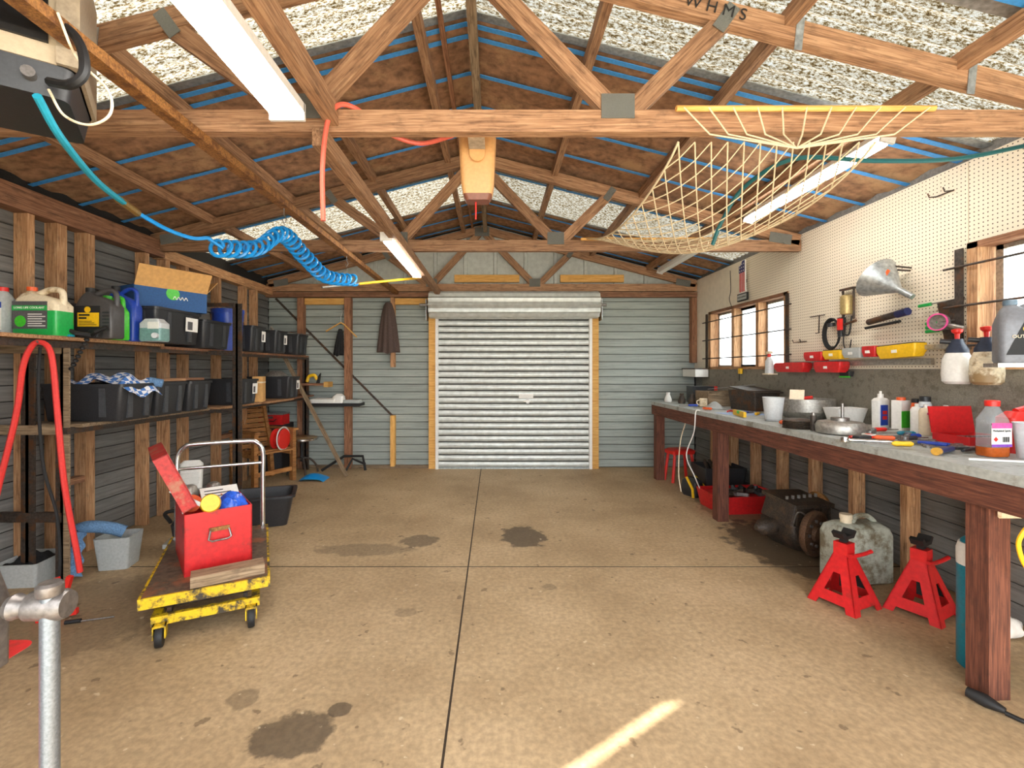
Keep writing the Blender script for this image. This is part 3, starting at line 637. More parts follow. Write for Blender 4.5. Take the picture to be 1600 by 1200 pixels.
# ------------------------------------------------------------------ left rack
def rack_x(d): return -2.74 + .04 * (d - 2.9)
rk = thing('shelf_rack', 'steel and timber shelf rack along the left wall', 'rack', (-2.8, 2.9, 0))
for (x, d, zt) in ((-2.78, 2.92, 1.53), (-2.43, 4.28, 1.98), (-3.0, 2.92, 1.53), (-2.62, 6.30, 1.53)):
    MB().prism([(0, 0), (.05, 0), (.05, .008), (.008, .008), (.008, .05), (0, .05)], 0, zt).build('post', M_DARKST, rk, Vector((x, d, 0)) - rk.location, (0, 0, PI / 2 * 0), False)
    MB().b(.03, .085, -.0, .012, 0, zt).build('post_flange', W_OLD if d == 2.92 and x > -2.9 else M_DARKST, rk, Vector((x, d, 0)) - rk.location, smooth=False)
def board(y0, y1, z, xw, mat, t=.022, xb=-3.04):
    MB().add([(xb, y0, z - t), (rack_x(y0) + xw, y0, z - t), (rack_x(y1) + xw, y1, z - t), (xb, y1, z - t), (xb, y0, z), (rack_x(y0) + xw, y0, z), (rack_x(y1) + xw, y1, z), (xb, y1, z)],
             [(3, 2, 1, 0), (4, 5, 6, 7), (0, 1, 5, 4), (1, 2, 6, 5), (2, 3, 7, 6), (3, 0, 4, 7)]).build('shelf_board', mat, rk, -Vector(rk.location), smooth=False)
board(2.2, 3.66, 1.572, .09, W_SHELF); board(3.68, 4.8, 1.555, .05, W_RED); board(4.82, 6.35, 1.555, .05, W_RED)
board(2.95, 4.2, 1.02, .1, W_OLD); board(4.25, 4.95, 1.02, .16, W_SHELF); board(5.0, 5.6, 1.02, .2, W_SHELF); board(5.65, 6.35, 1.02, .12, W_RED)
for (z, y0, y1, o_) in ((1.525, 2.2, 6.3, .03), (.98, 2.9, 6.3, .04)): beam('shelf_rail', (rack_x(y0) + o_, y0, z), (rack_x(y1) + o_, y1, z), .03, .04, M_DARKST, rk)
for z in (1.50, .985, .43): beam('cross_rail', (-3.15, 2.93, z), (-2.74, 2.93, z), .03, .06, M_DARKST if z < .9 else W_OLD, rk)
for z in (1.965, 1.525, .985): beam('cross_rail', (-3.0, 4.26, z), (-2.40, 4.26, z), .02, .035, M_DARKST, rk)
zs = 1.573
# bins
BIN_ME = {}
def storage_bin(label, x0, x1, y0, y1, z, h, lab=None, group=None, stuff=True):
    t = thing('storage_bin', label, 'storage bin', ((x0 + x1) / 2, (y0 + y1) / 2, z), 0, group)
    hw, hd = (x1 - x0) / 2, (y1 - y0) / 2
    MB().loft([(0, hw * .86, hd * .86, .03), (.01, hw * .88, hd * .88, .03), (h - .02, hw * .96, hd * .96, .03), (h - .02, hw, hd, .03), (h, hw, hd, .03), (h, hw * .94, hd * .92, .03), (.02, hw * .84, hd * .84, .03)]).build('tub', M_BLACKP, t)
    for y in (-.45, .45): MB().prism([(0, .02), (.014, .02), (.02, h - .03), (0, h - .03)], y * hd - .02, y * hd + .02, 'y').build('rib', M_JUGBLACK, t, (hw * .885, 0, 0), (0, .0, 0), False)
    for x in (-.5, .5): MB().b(x * hw - .02, x * hw + .02, -hd * .97, -hd * .85, .03, h - .03).build('rib', M_JUGBLACK, t, smooth=False)
    if lab:
        lb = MB().b(0, .002, hd * .2, hd * .75, h * .4, h * .82).build('label', M_PAPER, t, (hw * .965, 0, 0), (0, .03, 0), False)
        MB().b(.002, .003, hd * .28, hd * .5, h * .45, h * .7).build('print', M_LABELG, lb, smooth=False)
    return t
M_JUGBLACK = plain('scuffed_black_plastic', (66, 68, 72), .45, var=.15)
storage_bin('long black bin under the blue box on the top shelf', -2.98, -2.52, 3.44, 3.99, zs + .001, .27, True, 'bins on the top shelf')
storage_bin('black bin in front of the blue bucket on the top shelf', -2.98, -2.52, 4.02, 4.44, zs - .015, .25, None, 'bins on the top shelf')
storage_bin('black labelled bin just past the steel post on the top shelf', -2.98, -2.50, 4.79, 5.08, zs - .015, .27, True, 'bins on the top shelf')
storage_bin('black labelled bin with white scraps on the top shelf', -2.96, -2.48, 5.28, 5.56, zs - .015, .26, True, 'bins on the top shelf')
storage_bin('black bin with a metal bar across it at end of top shelf', -2.95, -2.47, 5.85, 6.16, zs - .015, .26, None, 'bins on the top shelf')
storage_bin('big black bin of checked shirts on the lower shelf', -3.03, -2.46, 3.05, 3.38, 1.022, .25, None, 'bins on the lower shelf')
storage_bin('black bin beside the shirts bin on the lower shelf', -3.03, -2.48, 3.42, 3.75, 1.022, .25, None, 'bins on the lower shelf')
storage_bin('black bin with timber offcuts on top, lower shelf', -3.03, -2.48, 3.78, 4.08, 1.022, .25, None, 'bins on the lower shelf')
storage_bin('black labelled bin behind the steel post, lower shelf', -2.98, -2.44, 4.46, 4.80, 1.022, .25, True, 'bins on the lower shelf')
storage_bin('black labelled bin with a hubcap on it, lower shelf', -2.95, -2.42, 5.47, 5.78, 1.022, .26, True, 'bins on the lower shelf')
# things on the bins
b_ = thing('blue_box', 'blue cardboard box with open brown flap on the long bin', 'box', (-2.70, 3.77, zs + .273), math.radians(62))
MB().loft([(0, .27, .13, .004), (.17, .27, .13, .004), (.17, .265, .125, .004), (.02, .265, .125, .004)]).build('carton', M_BOXBLUE, b_, smooth=False)
MB().b(-.27, .27, -.002, .002, 0, .17).build('flap', M_CARD, b_, (0, -.13, .165), (.45, 0, 0), False)
MB().b(-.002, .002, -.12, .12, 0, .15).build('flap', M_CARD, b_, (.27, 0, .165), (0, .7, 0), False)
MB().lathe([(.05, 0), (.05, .002)]).build('oval_mark', M_GREENP, b_, (0, -.1305, .13), (PI / 2, 0, 0))
MB().tube(curve_pts([(.0 + .014 * k, -.132, .095 + (.016 if k % 2 else -.008)) for k in range(9)], 5), .003, 5).build('script_print', M_PAPER, b_)
bk = thing('bucket', 'blue plastic bucket behind the rack post top', 'bucket', (-2.67, 4.62, 1.556), 0)
MB().lathe([(.12, 0), (.143, .37), (.15, .37), (.15, .41), (.145, .41), (.138, .37), (.115, .02)], 28).build('pail', M_BLUE, bk)
MB().tube([(.15 * math.cos(a), .15 * math.sin(a), 0.38 - .12 * abs(math.cos(a + .6))) for a in [k * PI / 12 - 1 for k in range(13)]], .003).build('bail', M_IRON, bk)
sh = thing('checked_shirt', 'blue and white checked shirt spilling from the big bin', 'shirt', (-2.70, 3.22, 1.255))
def checked():
    m, nt, bs = base_mat('checked_cotton'); mp = mapped(nt, (28,) * 3, rnd=False); ck = N(nt, 'ShaderNodeTexChecker'); ck.inputs['Scale'].default_value = 1
    ck.inputs[1].default_value = srgb(70, 120, 190); ck.inputs[2].default_value = srgb(228, 228, 232); nt.links.new(mp.outputs[0], ck.inputs[0]); nt.links.new(ck.outputs[0], bs.inputs[0]); bs.inputs['Roughness'].default_value = .9; return m
MB().grid(lambda a, b_: (-.24 + .5 * a, -.13 + .3 * b_ + .02 * math.sin(a * 19), .03 + .05 * math.sin(PI * a) * math.sin(PI * b_) + .02 * math.sin(a * 14 + b_ * 9) - (.09 * max(0, a - .86) / .14)), 26, 16).build('cloth', checked(), sh)
MB().cyl((.2, .12, .03), (.27, .16, .01), .03).build('cuff', M_DENIM, sh)
for (x, y, z, L, m, lab) in ((-2.75, 3.93, 1.285, .5, W_RED, 'reddish timber offcut lying across the lower shelf bins'), (-2.66, 3.6, 1.285, .4, W_SHELF, 'pale timber offcut lying across the lower shelf bins')):
    o = beam('offcut', (x - .1, y - L / 2, z), (x + .1, y + L / 2, z), .06, .02, m); tag(o, lab, 'offcut')
o = MB().lathe([(.0, .06), (.06, .055), (.1, .03), (.13, .0), (.135, .005), (.1, .04), (.06, .068), (.0, .072)], 26).build('hubcap', M_ALU, None, (-2.66, 5.62, 1.283)); tag(o, 'round silver hubcap on the labelled lower bin', 'hubcap')
cb = thing('small_carton', 'tall brown carton between bins on the lower shelf', 'carton', (-2.55, 5.0, 1.022), .3)
MB().b(-.05, .05, -.09, .09, 0, .27).build('carton', M_CARD, cb, smooth=False); MB().b(-.052, .052, -.092, .092, .2, .215).build('tape', M_CREAM, cb, smooth=False)
ms = thing('metal_scrap', 'bent pale metal offcut poking out of the top shelf bin', 'scrap', (-2.66, 5.42, zs + .2)); MB().prism([(-.12, 0), (.1, 0), (.04, .1), (.0, .02)], -.02, .02, 'y').build('offcut', M_ALU, ms, smooth=False)
o = beam('metal_bar', (-2.8, 5.85, zs + .29), (-2.42, 6.1, zs + .25), .03, .012, M_DARKST); tag(o, 'dark flat metal bar laid over the end bin', 'bar')

# bottles on the top shelf
j = handle_jug('oil_jug', 'white oil jug with blue banded label at the shelf start', (-3.02, 2.78, zs), .22, .12, .29, M_TUB, M_REDP, 0, None, -1)
label_on(j, -.11, .11, .03, .16, .06, M_PAPER); lb = label_on(j, -.11, .11, .16, .195, .0605, M_BLUE); MB().cyl((.06, -.062, .18), (.06, -.0635, .18), .026, 20).build('emblem', M_REDP, lb)
for k in range(7): MB().b(-.09, .09 - (k % 3) * .03, -.0625, -.0612, .04 + k * .015, .045 + k * .015).build('print_line', M_LABELG, lb, smooth=False)
j = handle_jug('coolant_jug', 'white and green jug of long life coolant on the top shelf', (-2.765, 2.83, zs), .275, .13, .30, M_CREAM, M_ORANGE, 0, None, 1)
MB().loft([(.001, .133, .0625, .025), (.012, .1385, .0655, .025), (.14, .1385, .0655, .025), (.15, .1385, .0655, .025)]).build('coolant_fill', M_GREENL, j)
lb = label_on(j, -.125, .085, .04, .205, .067, M_LABELG); MB().b(-.125, .085, -.0695, -.068, .15, .18).build('green_band', M_GREENL, lb, smooth=False)
text('label_text', 'LONG LIFE COOLANT', .0185, M_PAPER, lb, (-.02, -.0702, .166), FACE)
for k in range(6): MB().b(-.03, .075 - (k % 2) * .02, -.0692, -.0682, .055 + k * .014, .06 + k * .014).build('print_line', M_PAPER, lb, smooth=False)
MB().cyl((-.075, -.068, .085), (-.075, -.0693, .085), .034, 20).build('recycle_mark', M_GREENP, lb)
j = handle_jug('black_jug', 'black jug behind the drill bits on the top shelf', (-2.86, 3.08, zs), .16, .1, .24, M_BLACKP, M_BLACK, .2)
j = handle_jug('motor_oil_jug', 'dark grey oil jug with yellow label on the top shelf', (-2.615, 3.06, zs), .25, .12, .335, M_JUGDARK if 'M_JUGDARK' in globals() else plain('charcoal_bottle', (72, 70, 70), .4, var=.08), M_BLACK)
lb = label_on(j, -.115, .05, .04, .21, .061, M_INK); MB().b(-.095, .045, -.0638, -.062, .075, .165).build('yellow_panel', M_YELP, lb, smooth=False)
MB().cyl((-.03, -.0622, .185), (-.03, -.0638, .185), .02, 20).build('oval_emblem', M_YELP, lb)
for q, w_ in ((.15, .07), (.13, .05)): MB().b(-.085, -.085 + w_, -.0645, -.0636, q - .006, q + .006).build('print_line', M_INK, lb, smooth=False)
for k in range(3): MB().b(-.085, .03 - k * .015, -.0645, -.0636, .085 + k * .011, .089 + k * .011).build('print_line', M_INK, lb, smooth=False)
for k in range(6): MB().b(.065, .11, -.0625, -.06, .05 + k * .022, .062 + k * .022).build('grip_ridge', M_BLACKP, j, smooth=False)
j = handle_jug('green_bottle', 'bright green dented bottle beside the yellow labelled jug', (-2.66, 3.22, zs), .19, .1, .31, M_GREENP, M_GREENP, -.2)
MB().cyl((0, -.051, .22), (0, -.053, .22), .03).build('emblem', M_ORANGE, j)
j = handle_jug('blue_bottle', 'tall blue bottle with loop handle behind the green one', (-2.70, 3.36, zs), .22, .1, .40, M_BLUE, M_BLACK, 0); label_on(j, -.07, .04, .08, .25, .056, M_CLEAR)
lj = thing('washer_bottle', 'milky bottle half full lying beside the long bin', 'bottle', (-2.49, 3.38, zs)); MB().loft([(0, .075, .05, .02), (.01, .08, .055, .02), (.13, .08, .055, .02), (.165, .05, .04, .02)]).build('body', M_CLEAR, lj)
MB().loft([(.001, .0755, .0505, .02), (.01, .0808, .0558, .02), (.095, .0808, .0558, .02)]).build('liquid', plain('teal_washer_fluid', (120, 160, 156), .3), lj)
MB().cyl((.05, -.05, .04), (.06, -.085, .04), .02).build('cap', M_CLEAR, lj); label_on(lj, -.01, .07, .09, .14, .056, M_PAPER)
dh = thing('drill_holder', 'teal holder for twist drills on the shelf edge', 'holder', (-2.675, 2.86, zs)); MB().b(-.055, .055, -.02, .02, 0, .012).build('base', M_TEALHOSE, dh, smooth=False)
for k in range(5):
    m = MB(); m.tube([(.0055 * math.cos(a), .0055 * math.sin(a), a * .0052) for a in [q * .6 for q in range(45)]], .004, 5); m.cyl((0, 0, 0), (0, 0, .14), .005, 8)
    tag(m.build('drill_bit', M_IRON, None, (-2.715 + k * .02, 2.86, zs + .012)), 'long steel twist drill standing in the teal holder', 'drill bit', 'twist drills on the shelf')
tp = thing('flexible_tripod', 'black flexible bead tripod hanging over the shelf edge', 'tripod', (-2.55, 2.945, zs + .002))
MB().loft([(.0, .03, .02, .01), (.03, .04, .025, .02), (.05, .02, .02, .01)]).build('mount', M_BLACK, tp)
MB().tube([(0, -.02, .01), (-.05, -.08, .02), (-.12, -.09, .05)], .014).build('leg', M_BLACK, tp); MB().tube([(0, -.02, .01), (.06, -.06, .03), (.12, -.05, .06)], .014).build('leg', M_BLACK, tp)
for k in range(8): MB().lathe([(.004, -.013), (.014, -.006), (.014, .006), (.004, .013)], 10).build('bead', M_BLACK, tp, (-.0 - k * .012, -.06 - k * .002, -.02 - k * .026), (0, .4, 0))
# jumper leads over the rack end
jl = thing('jumper_leads', 'red jumper leads with clamps hung over the rack end', 'cable', (-2.60, 2.64, 0))
MB().tube([(0, .04, 1.52), (0, .0, 1.512), (0, -.02, 1.53)], .005).build('hook', M_IRON, jl)
MB().tube(curve_pts([(-.27, -.02, .3), (-.24, -.02, .6), (-.14, 0, 1.1), (-.1, .0, 1.38), (-.05, .0, 1.5), (.0, .0, 1.525), (.05, .0, 1.49), (.075, .0, 1.38), (.1, .0, 1.1), (.14, -.0, .7), (.2, .01, .32), (.21, .02, .2)]), .015).build('cable', M_REDHOSE, jl)
for q, s_ in enumerate((-.2, .25)): MB().prism([(-.012, 0), (.014, 0), (.018, .16), (-.006, .16)], -.012, .012, 'y').build('clamp', M_REDP, jl, (.205, -.09, .06 + q * .01), (0, s_, .1), False)
MB().prism([(-.08, 0), (.1, .02), (.1, .05), (-.08, .03)], -.014, .014, 'y').build('clamp', M_REDP, jl, (.2, -.12, .0), (0, 0, .3), False)
bc = thing('black_cable', 'thin black cable hanging down beside the jumper leads', 'cable', (-2.66, 2.72, 0)); MB().tube(curve_pts([(-.02, .0, 1.5), (.0, -.03, 1.2), (.02, -.02, .8), (.1, -.02, .5), (.13, -.04, .15), (.1, -.08, .02)]), .008).build('flex', M_BLACK, bc)

# floor clutter under the rack
gt = thing('grey_tub', 'grey rectangular tub of rags under the shelf rack', 'tub', (-3.0, 3.0, 0), .1); MB().loft([(0, .11, .12, .02), (.15, .13, .14, .02), (.15, .12, .13, .02), (.05, .1, .11, .02)]).build('tub', M_TUB, gt)
MB().grid(lambda a, b_: (-.1 + .2 * a, -.11 + .22 * b_, .13 + .05 * math.sin(PI * a) * math.sin(PI * b_) + .012 * math.sin(17 * a + 11 * b_)), 14, 14).build('rag', M_BLACKCLOTH, gt)
jn = thing('denim_jeans', 'blue denim draped over a white tub beside jumper clamps', 'jeans', (-2.72, 3.08, 0))
MB().grid(lambda a, b_: (-.13 + .06 * b_ + .12 * a + .012 * math.sin(b_ * 20), -.02 - .1 * b_ + .03 * math.sin(a * 7), .28 - .25 * b_ ** 1.3 + .03 * math.sin(a * PI)), 12, 22).build('leg_cloth', M_DENIM, jn)
MB().tube(curve_pts([(-.15, .05, .26), (-.02, .02, .31), (.1, .06, .29), (.17, .1, .25)]), .04, 10).build('rolled_cloth', M_DENIM, jn)
wt = thing('white_tub', 'small white tub under the blue denim', 'tub', (-2.62, 3.22, 0), .2); MB().loft([(0, .09, .08, .02), (.22, .11, .1, .02), (.22, .1, .09, .02), (.1, .09, .08, .02)]).build('tub', M_TUB, wt)
wv = thing('white_louvre', 'white louvred plastic panel leaning on a stud', 'panel', (-2.62, 3.95, 0), (-.15, 0, .3)); MB().loft([(.34, .09, .03, .03), (.55, .09, .03, .03), (.58, .06, .02, .02)]).build('shell', M_WHITE, wv); MB().b(-.09, .09, -.02, .02, .0, .34).build('panel_back', M_TUB, wv, smooth=False)
for k in range(4): MB().b(-.07, .07, -.045, -.025, .38 + k * .045, .39 + k * .045).build('louvre', M_WHITE, wv, smooth=False)
ms = thing('mitre_saw', 'small saw with black guard and white base beside trolley', 'saw', (-2.33, 3.55, 0), .3)
MB().b(-.16, .16, -.1, .12, .04, .07).build('base', M_TUB, ms, smooth=False); MB().b(-.03, .03, -.32, -.1, .0, .05).build('arm', M_WHITE, ms, smooth=False)
MB().loft([(.07, .1, .08, .02), (.2, .12, .09, .03), (.27, .08, .05, .03)]).build('motor', M_BLACKP, ms); MB().tube(curve_pts([(-.12, -.06, .22), (-.13, -.1, .31), (.1, -.1, .31), (.12, -.06, .22)]), .014).build('handle', M_BLACK, ms)
for sx in (-.13, .13): MB().b(sx - .03, sx + .03, .0, .08, 0, .04).build('foot', M_BLACKP, ms, smooth=False)
o = beam('scrap_board', (-2.1, 3.22, .026), (-1.75, 3.5, .026), .1, .05, W_OLD); tag(o, 'dark weathered board on the floor beside the trolley', 'board')
sc = thing('screwdriver', 'single screwdriver lying on the open concrete floor', 'screwdriver', (-2.15, 2.52, .008), .3); MB().cyl((-.09, 0, 0), (.06, 0, 0), .004, 8).build('shaft', M_IRON, sc); MB().cyl((-.16, 0, .003), (-.09, 0, .003), .011, 8).build('grip', M_BLACK, sc)

# ------------------------------------------------------------------ trolley
tl = thing('platform_trolley', 'yellow edged platform trolley with chrome push handle', 'trolley', (-1.477, 2.375, 0), math.radians(26.7))
M_DECK = plain('scuffed_deck', (104, 90, 74), .6, .1, var=.3, scale=7, dirt=(150, 96, 66), dirt_amt=.35)
MB().b(-.278, .278, 0, .92, .232, .25).build('deck', M_DECK, tl, smooth=False)
for (x0, x1, y0, y1) in ((-.278, .278, -.012, .0), (-.278, .278, .92, .932), (-.29, -.278, -.012, .932), (.278, .29, -.012, .932)): MB().b(x0, x1, y0, y1, .196, .25).build('deck_rim', M_YELLOW, tl, smooth=False)
for (x0, x1, y0, y1) in ((-.24, .24, .0, .03), (-.24, .24, .84, .87), (-.24, -.2, .03, .84), (.2, .24, .03, .84)): MB().b(x0, x1, y0, y1, .10, .145).build('base_rail', M_YELLOW, tl, smooth=False)
for x in (-.17, .17): beam('scissor_arm', Vector((x, .05, .14)), Vector((x, .8, .21)), .02, .04, M_DARKST).parent = tl; beam('scissor_arm', Vector((x * .85, .8, .14)), Vector((x * .85, .05, .21)), .02, .04, M_DARKST).parent = tl
MB().cyl((-.19, .07, .17), (.19, .07, .17), .016, 12).build('cross_shaft', M_DARKST, tl)
for x in (-.2, .2):
    for y in (-.01, .83):
        f = MB().b(x - .028, x - .022, y - .03, y + .03, .05, .115).b(x + .022, x + .028, y - .03, y + .03, .05, .115).b(x - .028, x + .028, y - .03, y + .03, .105, .115).build('caster_fork', M_YELLOW, tl, smooth=False)
        MB().lathe([(.03, -.016), (.052, -.016), (.055, -.01), (.055, .01), (.052, .016), (.03, .016)], 22).build('wheel', M_BLACK, f, (x, y, .055), (0, PI / 2, 0))
MB().tube(curve_pts([(.255, .9, .25), (.255, .92, .6), (.255, .93, .78), (.215, .93, .845), (.15, .93, .86), (-.15, .93, .86), (-.215, .93, .845), (-.255, .93, .78), (-.255, .92, .6), (-.255, .9, .25)], 6), .016, 12).build('push_handle', M_CHROME, tl)
MB().cyl((-.25, .925, .7), (.25, .925, .7), .011).build('handle_bar', M_CHROME, tl)
for x in (-.255, .255): MB().cyl((x, .84, .262), (x, .93, .262), .012).build('handle_foot', M_CHROME, tl)
rot = tl.matrix_basis if False else Matrix.Rotation(math.radians(26.7), 4, 'Z'); tw = Matrix.Translation(tl.location) @ rot
o = beam('timber_block', tw @ Vector((-.08, .05, .28)), tw @ Vector((.26, .08, .28)), .1, .055, W_OLD); tag(o, 'weathered timber block on the trolley beside the toolbox', 'timber block')

tb = thing('red_toolbox', 'open red steel toolbox standing on the platform trolley', 'toolbox', (-1.665, 2.475, .25), math.radians(39))
bw, bd, bh = .33, .5, .335
MB().b(0, bw, 0, .006, 0.01, bh).b(0, bw, bd - .006, bd, .01, bh).b(0, .006, 0, bd, .01, bh).b(bw - .006, bw, 0, bd, .01, bh).b(0, bw, 0, bd, 0, .01).b(.006, bw - .006, .006, bd - .006, .27, .28).build('box', M_RED, tb, smooth=False)
lid = MB().b(-.33, 0, 0, bd, .065, .072).b(-.33, 0, 0, .006, 0, .07).b(-.33, 0, bd - .006, bd, 0, .07).b(-.33, -.324, 0, bd, 0, .07).b(-.006, 0, 0, bd, 0, .07).build('lid', M_REDOLD, tb, (-.004, 0, bh + .01), (0, math.radians(66), 0), False)
for y in (.03, bd - .03): MB().cyl((.0, 0, 0), (.0, .02, 0), .004).build('hinge', M_IRON, tb, (-.003, y, bh + .005))
for y in (.02, bd - .02): beam('stay', Vector((.16, y, bh - .02)), Vector((-.06, y, bh + .14)), .004, .02, M_STEEL).parent = tb
hp = MB().b(-.05, .05, -.008, 0, -.008, .014).build('handle_plate', M_RUST, tb, (bw / 2, 0, bh * .68), smooth=False)
MB().tube([(-.045, -.012, 0), (-.055, -.022, -.045), (-.04, -.024, -.055), (.04, -.024, -.055), (.055, -.022, -.045), (.045, -.012, 0)], .005).build('handle', M_IRON, hp)
TB = Matrix.Translation(tb.location) @ Matrix.Rotation(math.radians(39), 4, 'Z')
def intb(x, y, z): return TB @ Vector((x, y, z))
o = MB().lathe([(.02, 0), (.05, 0), (.053, .01), (.05, .05), (.045, .06), (.0, .06)], 24).build('yellow_roll', M_YELP, None, intb(.13, .06, .36), (1.25, .1, .5)); tag(o, 'round yellow plastic tub lying in the red toolbox', 'tub')
o = MB().lathe([(.02, 0), (.045, 0), (.048, .03), (.02, .03)], 24, ring=True).build('orange_tape', M_ORANGE, None, intb(.06, .18, .345), (1.2, .1, .3)); tag(o, 'orange roll of tape beside the yellow tub', 'tape')
bb = MB().grid(lambda a, b_: (-.08 + .16 * a, -.085 + .17 * b_, .09 * math.sin(PI * a) ** .6 * math.sin(PI * b_) ** .6 + .012 * math.sin(13 * a + 17 * b_)), 16, 16).build('blue_bag', plain('shiny_blue_bag', (40, 92, 206), .25, var=.2), None, intb(.245, .11, .305), (0, 0, .68)); tag(bb, 'crumpled shiny blue plastic bag in the red toolbox', 'bag')
pp = thing('paper_packet', 'white printed paper packet in the red toolbox', 'packet', intb(.21, .27, .345), (.45, .0, .68)); MB().b(-.1, .1, -.09, .09, 0, .006).build('sheet', M_PAPER, pp, smooth=False)
for k in range(5): MB().b(-.08, .02 + (k % 2) * .04, -.06 + k * .028, -.052 + k * .028, .006, .0068).build('print_line', M_INK, pp, smooth=False)
for k, (x, y, m, lab) in enumerate(((.12, .36, M_IRON, 'round chrome lamp housing at the toolbox rear'), (.05, .36, M_ALU, 'dull metal coupling at the toolbox rear'))):
    o = MB().lathe([(.02, 0), (.045, .01), (.05, .05), (.035, .09), (.02, .1)], 20).build('metal_fitting', m, None, intb(x * 1.8 - .02, y + .085, .30), (0, 0, 0)); tag(o, lab, 'fitting')
for k, (m, cn) in enumerate(((M_ORANGE, 'orange'), (M_GREENP, 'green'), (M_YELP, 'yellow'), (M_BLACK, 'black'), (M_REDP, 'red'))):
    o = MB().tube([(-.09, 0, 0), (0, .0, .02), (.1, 0, .05)], .009).build('handle_tool', m, None, intb(.12 + .01 * k, .28 + .02 * k, .30), (0, 0, .68)); tag(o, f'{cn} handled tool lying in the red toolbox', 'tool')

# black tub, chair, stool, broom, red box
bt = thing('open_black_tub', 'empty open black tub on the floor by the chair', 'tub', (-2.06, 4.12, 0), math.radians(20))
MB().loft([(0, .2, .15, .04), (.25, .25, .19, .05), (.25, .27, .21, .05), (.27, .27, .21, .05), (.27, .24, .18, .05), (.02, .18, .14, .04)]).build('tub', M_BLACKP, bt)
ch = thing('patio_chair', 'slatted wooden armchair by the shelf rack', 'chair', (-2.62, 5.50, 0), math.radians(60))
for s_ in (-1, 1):
    MB().b(-.025, .025, -.03, .03, 0, .62).build('leg', W_CHAIR, ch, (s_ * .25, 0, 0), smooth=False)
    MB().b(-.025, .025, -.03, .03, 0, .60).build('leg', W_CHAIR, ch, (s_ * .25, .42, 0), (-.12, 0, 0), False)
    MB().b(-.035, .035, -.06, .46, .62, .645).build('arm', W_CHAIR, ch, (s_ * .25, 0, 0), smooth=False)
    MB().b(-.02, .02, -.03, .03, 0, .62).build('back_rail', W_CHAIR, ch, (s_ * .2, .38, .38), (-.28, 0, 0), False)
    MB().b(-.015, .015, 0, .42, .33, .38).build('seat_rail', W_CHAIR, ch, (s_ * .22, 0, 0), smooth=False)
for k in range(6): MB().b(-.24, .24, -.03, .03, -.01, .01).build('seat_slat', W_CHAIR, ch, (0, -.02 + k * .072, .39 + .012 * math.sin(k)), smooth=False)
for k in range(9): MB().b(-.19, .19, -.01, .01, -.025, .025).build('back_slat', W_CHAIR, ch, (0, .385 + (k * .062 + .05) * math.sin(.28), .38 + (k * .062 + .05) * math.cos(.28)), (-.28, 0, 0), False)
MB().b(-.25, .25, -.015, .015, .12, .17).build('stretcher', W_CHAIR, ch, (0, .0, 0), smooth=False)
cr = thing('cable_reel', 'red cable reel with white flex sitting on the chair', 'cable reel', (-2.60, 5.60, .40), math.radians(60))
MB().lathe([(.05, -.06), (.12, -.06), (.125, -.05), (.09, -.04), (.09, .04), (.125, .05), (.12, .06), (.05, .06)], 28).build('drum', M_REDP, cr, (0, .0, .125), (PI / 2, 0, .4))
for r in (.13, .14): MB().tube([(r * math.cos(a), 0, r * math.sin(a)) for a in [k * PI / 12 for k in range(24)]], .004, 6, True).build('flex', M_WHITE, cr, (0, -.06, .135), (0, 0, .4))
rb = thing('red_metal_case', 'red metal tool case beyond the wooden chair', 'tool case', (-2.94, 6.16, .64), 0)
MB().b(-.16, .16, -.1, .1, 0, .13).build('case', M_RED, rb, smooth=False); MB().b(-.165, .165, -.11, .11, .13, .15).build('lid', M_STEEL, rb, smooth=False); MB().b(-.03, .03, -.108, -.1, .08, .11).build('latch', M_IRON, rb, smooth=False); MB().tube([(-.08, -.11, .08), (-.06, -.13, .05), (.06, -.13, .05), (.08, -.11, .08)], .006).build('handle', M_BLACK, rb)
dark_box = thing('dark_zone_box', 'added dark box for the dark zone under the red metal case', 'dark box', (-2.94, 6.17, 0)); MB().b(-.17, .17, -.12, .2, 0, .64).build('dark_body', M_BLACKP, dark_box, smooth=False); MB().b(-.15, .15, -.125, -.12, .04, .6).build('door', M_JUGBLACK, dark_box, smooth=False)  # dark box added where there is only a dark zone; holds up the case
st = thing('round_stool', 'round stool with worn metal rim and splayed dark feet', 'stool', (-2.53, 6.06, 0))
MB().lathe([(.0, .44), (.18, .44), (.2, .45), (.2, .47), (.18, .48), (.0, .485)], 28).build('seat', plain('worn_stool_vinyl', (150, 118, 80), .4, var=.2), st); MB().lathe([(.2, .445), (.205, .45), (.205, .468), (.2, .473)], 28, ring=True).build('rim', M_CHROME, st)
MB().cyl((0, 0, .16), (0, 0, .44), .02).build('column', M_BLACK, st)
for k in range(5): a = k * 2 * PI / 5 + .3; MB().tube(curve_pts([(0, 0, .2), (.1 * math.cos(a), .1 * math.sin(a), .19), (.18 * math.cos(a), .18 * math.sin(a), .1), (.2 * math.cos(a), .2 * math.sin(a), .012)]), .013).build('foot', M_DARKST, st)
o = MB().grid(lambda a, b_: (-.16 + .32 * a, -.12 + .24 * b_, .03 + .05 * math.sin(PI * a) * math.sin(PI * b_) - .03 * (abs(2 * a - 1) ** 4)), 14, 12).build('blue_mat', M_BLUEHOSE, None, (-2.24, 5.72, 0)); tag(o, 'bright blue plastic bundle on the floor beside the stool', 'bundle')
br = beam('wood_batten', (-2.68, 5.9, 1.52), (-1.87, 5.85, .012), .035, .04, W_OLD); tag(br, 'long pale batten leaning against the end bin', 'batten')
jk = thing('folded_stand', 'black folding work stand lying against the back wall', 'stand', (-2.02, 6.16, 0))
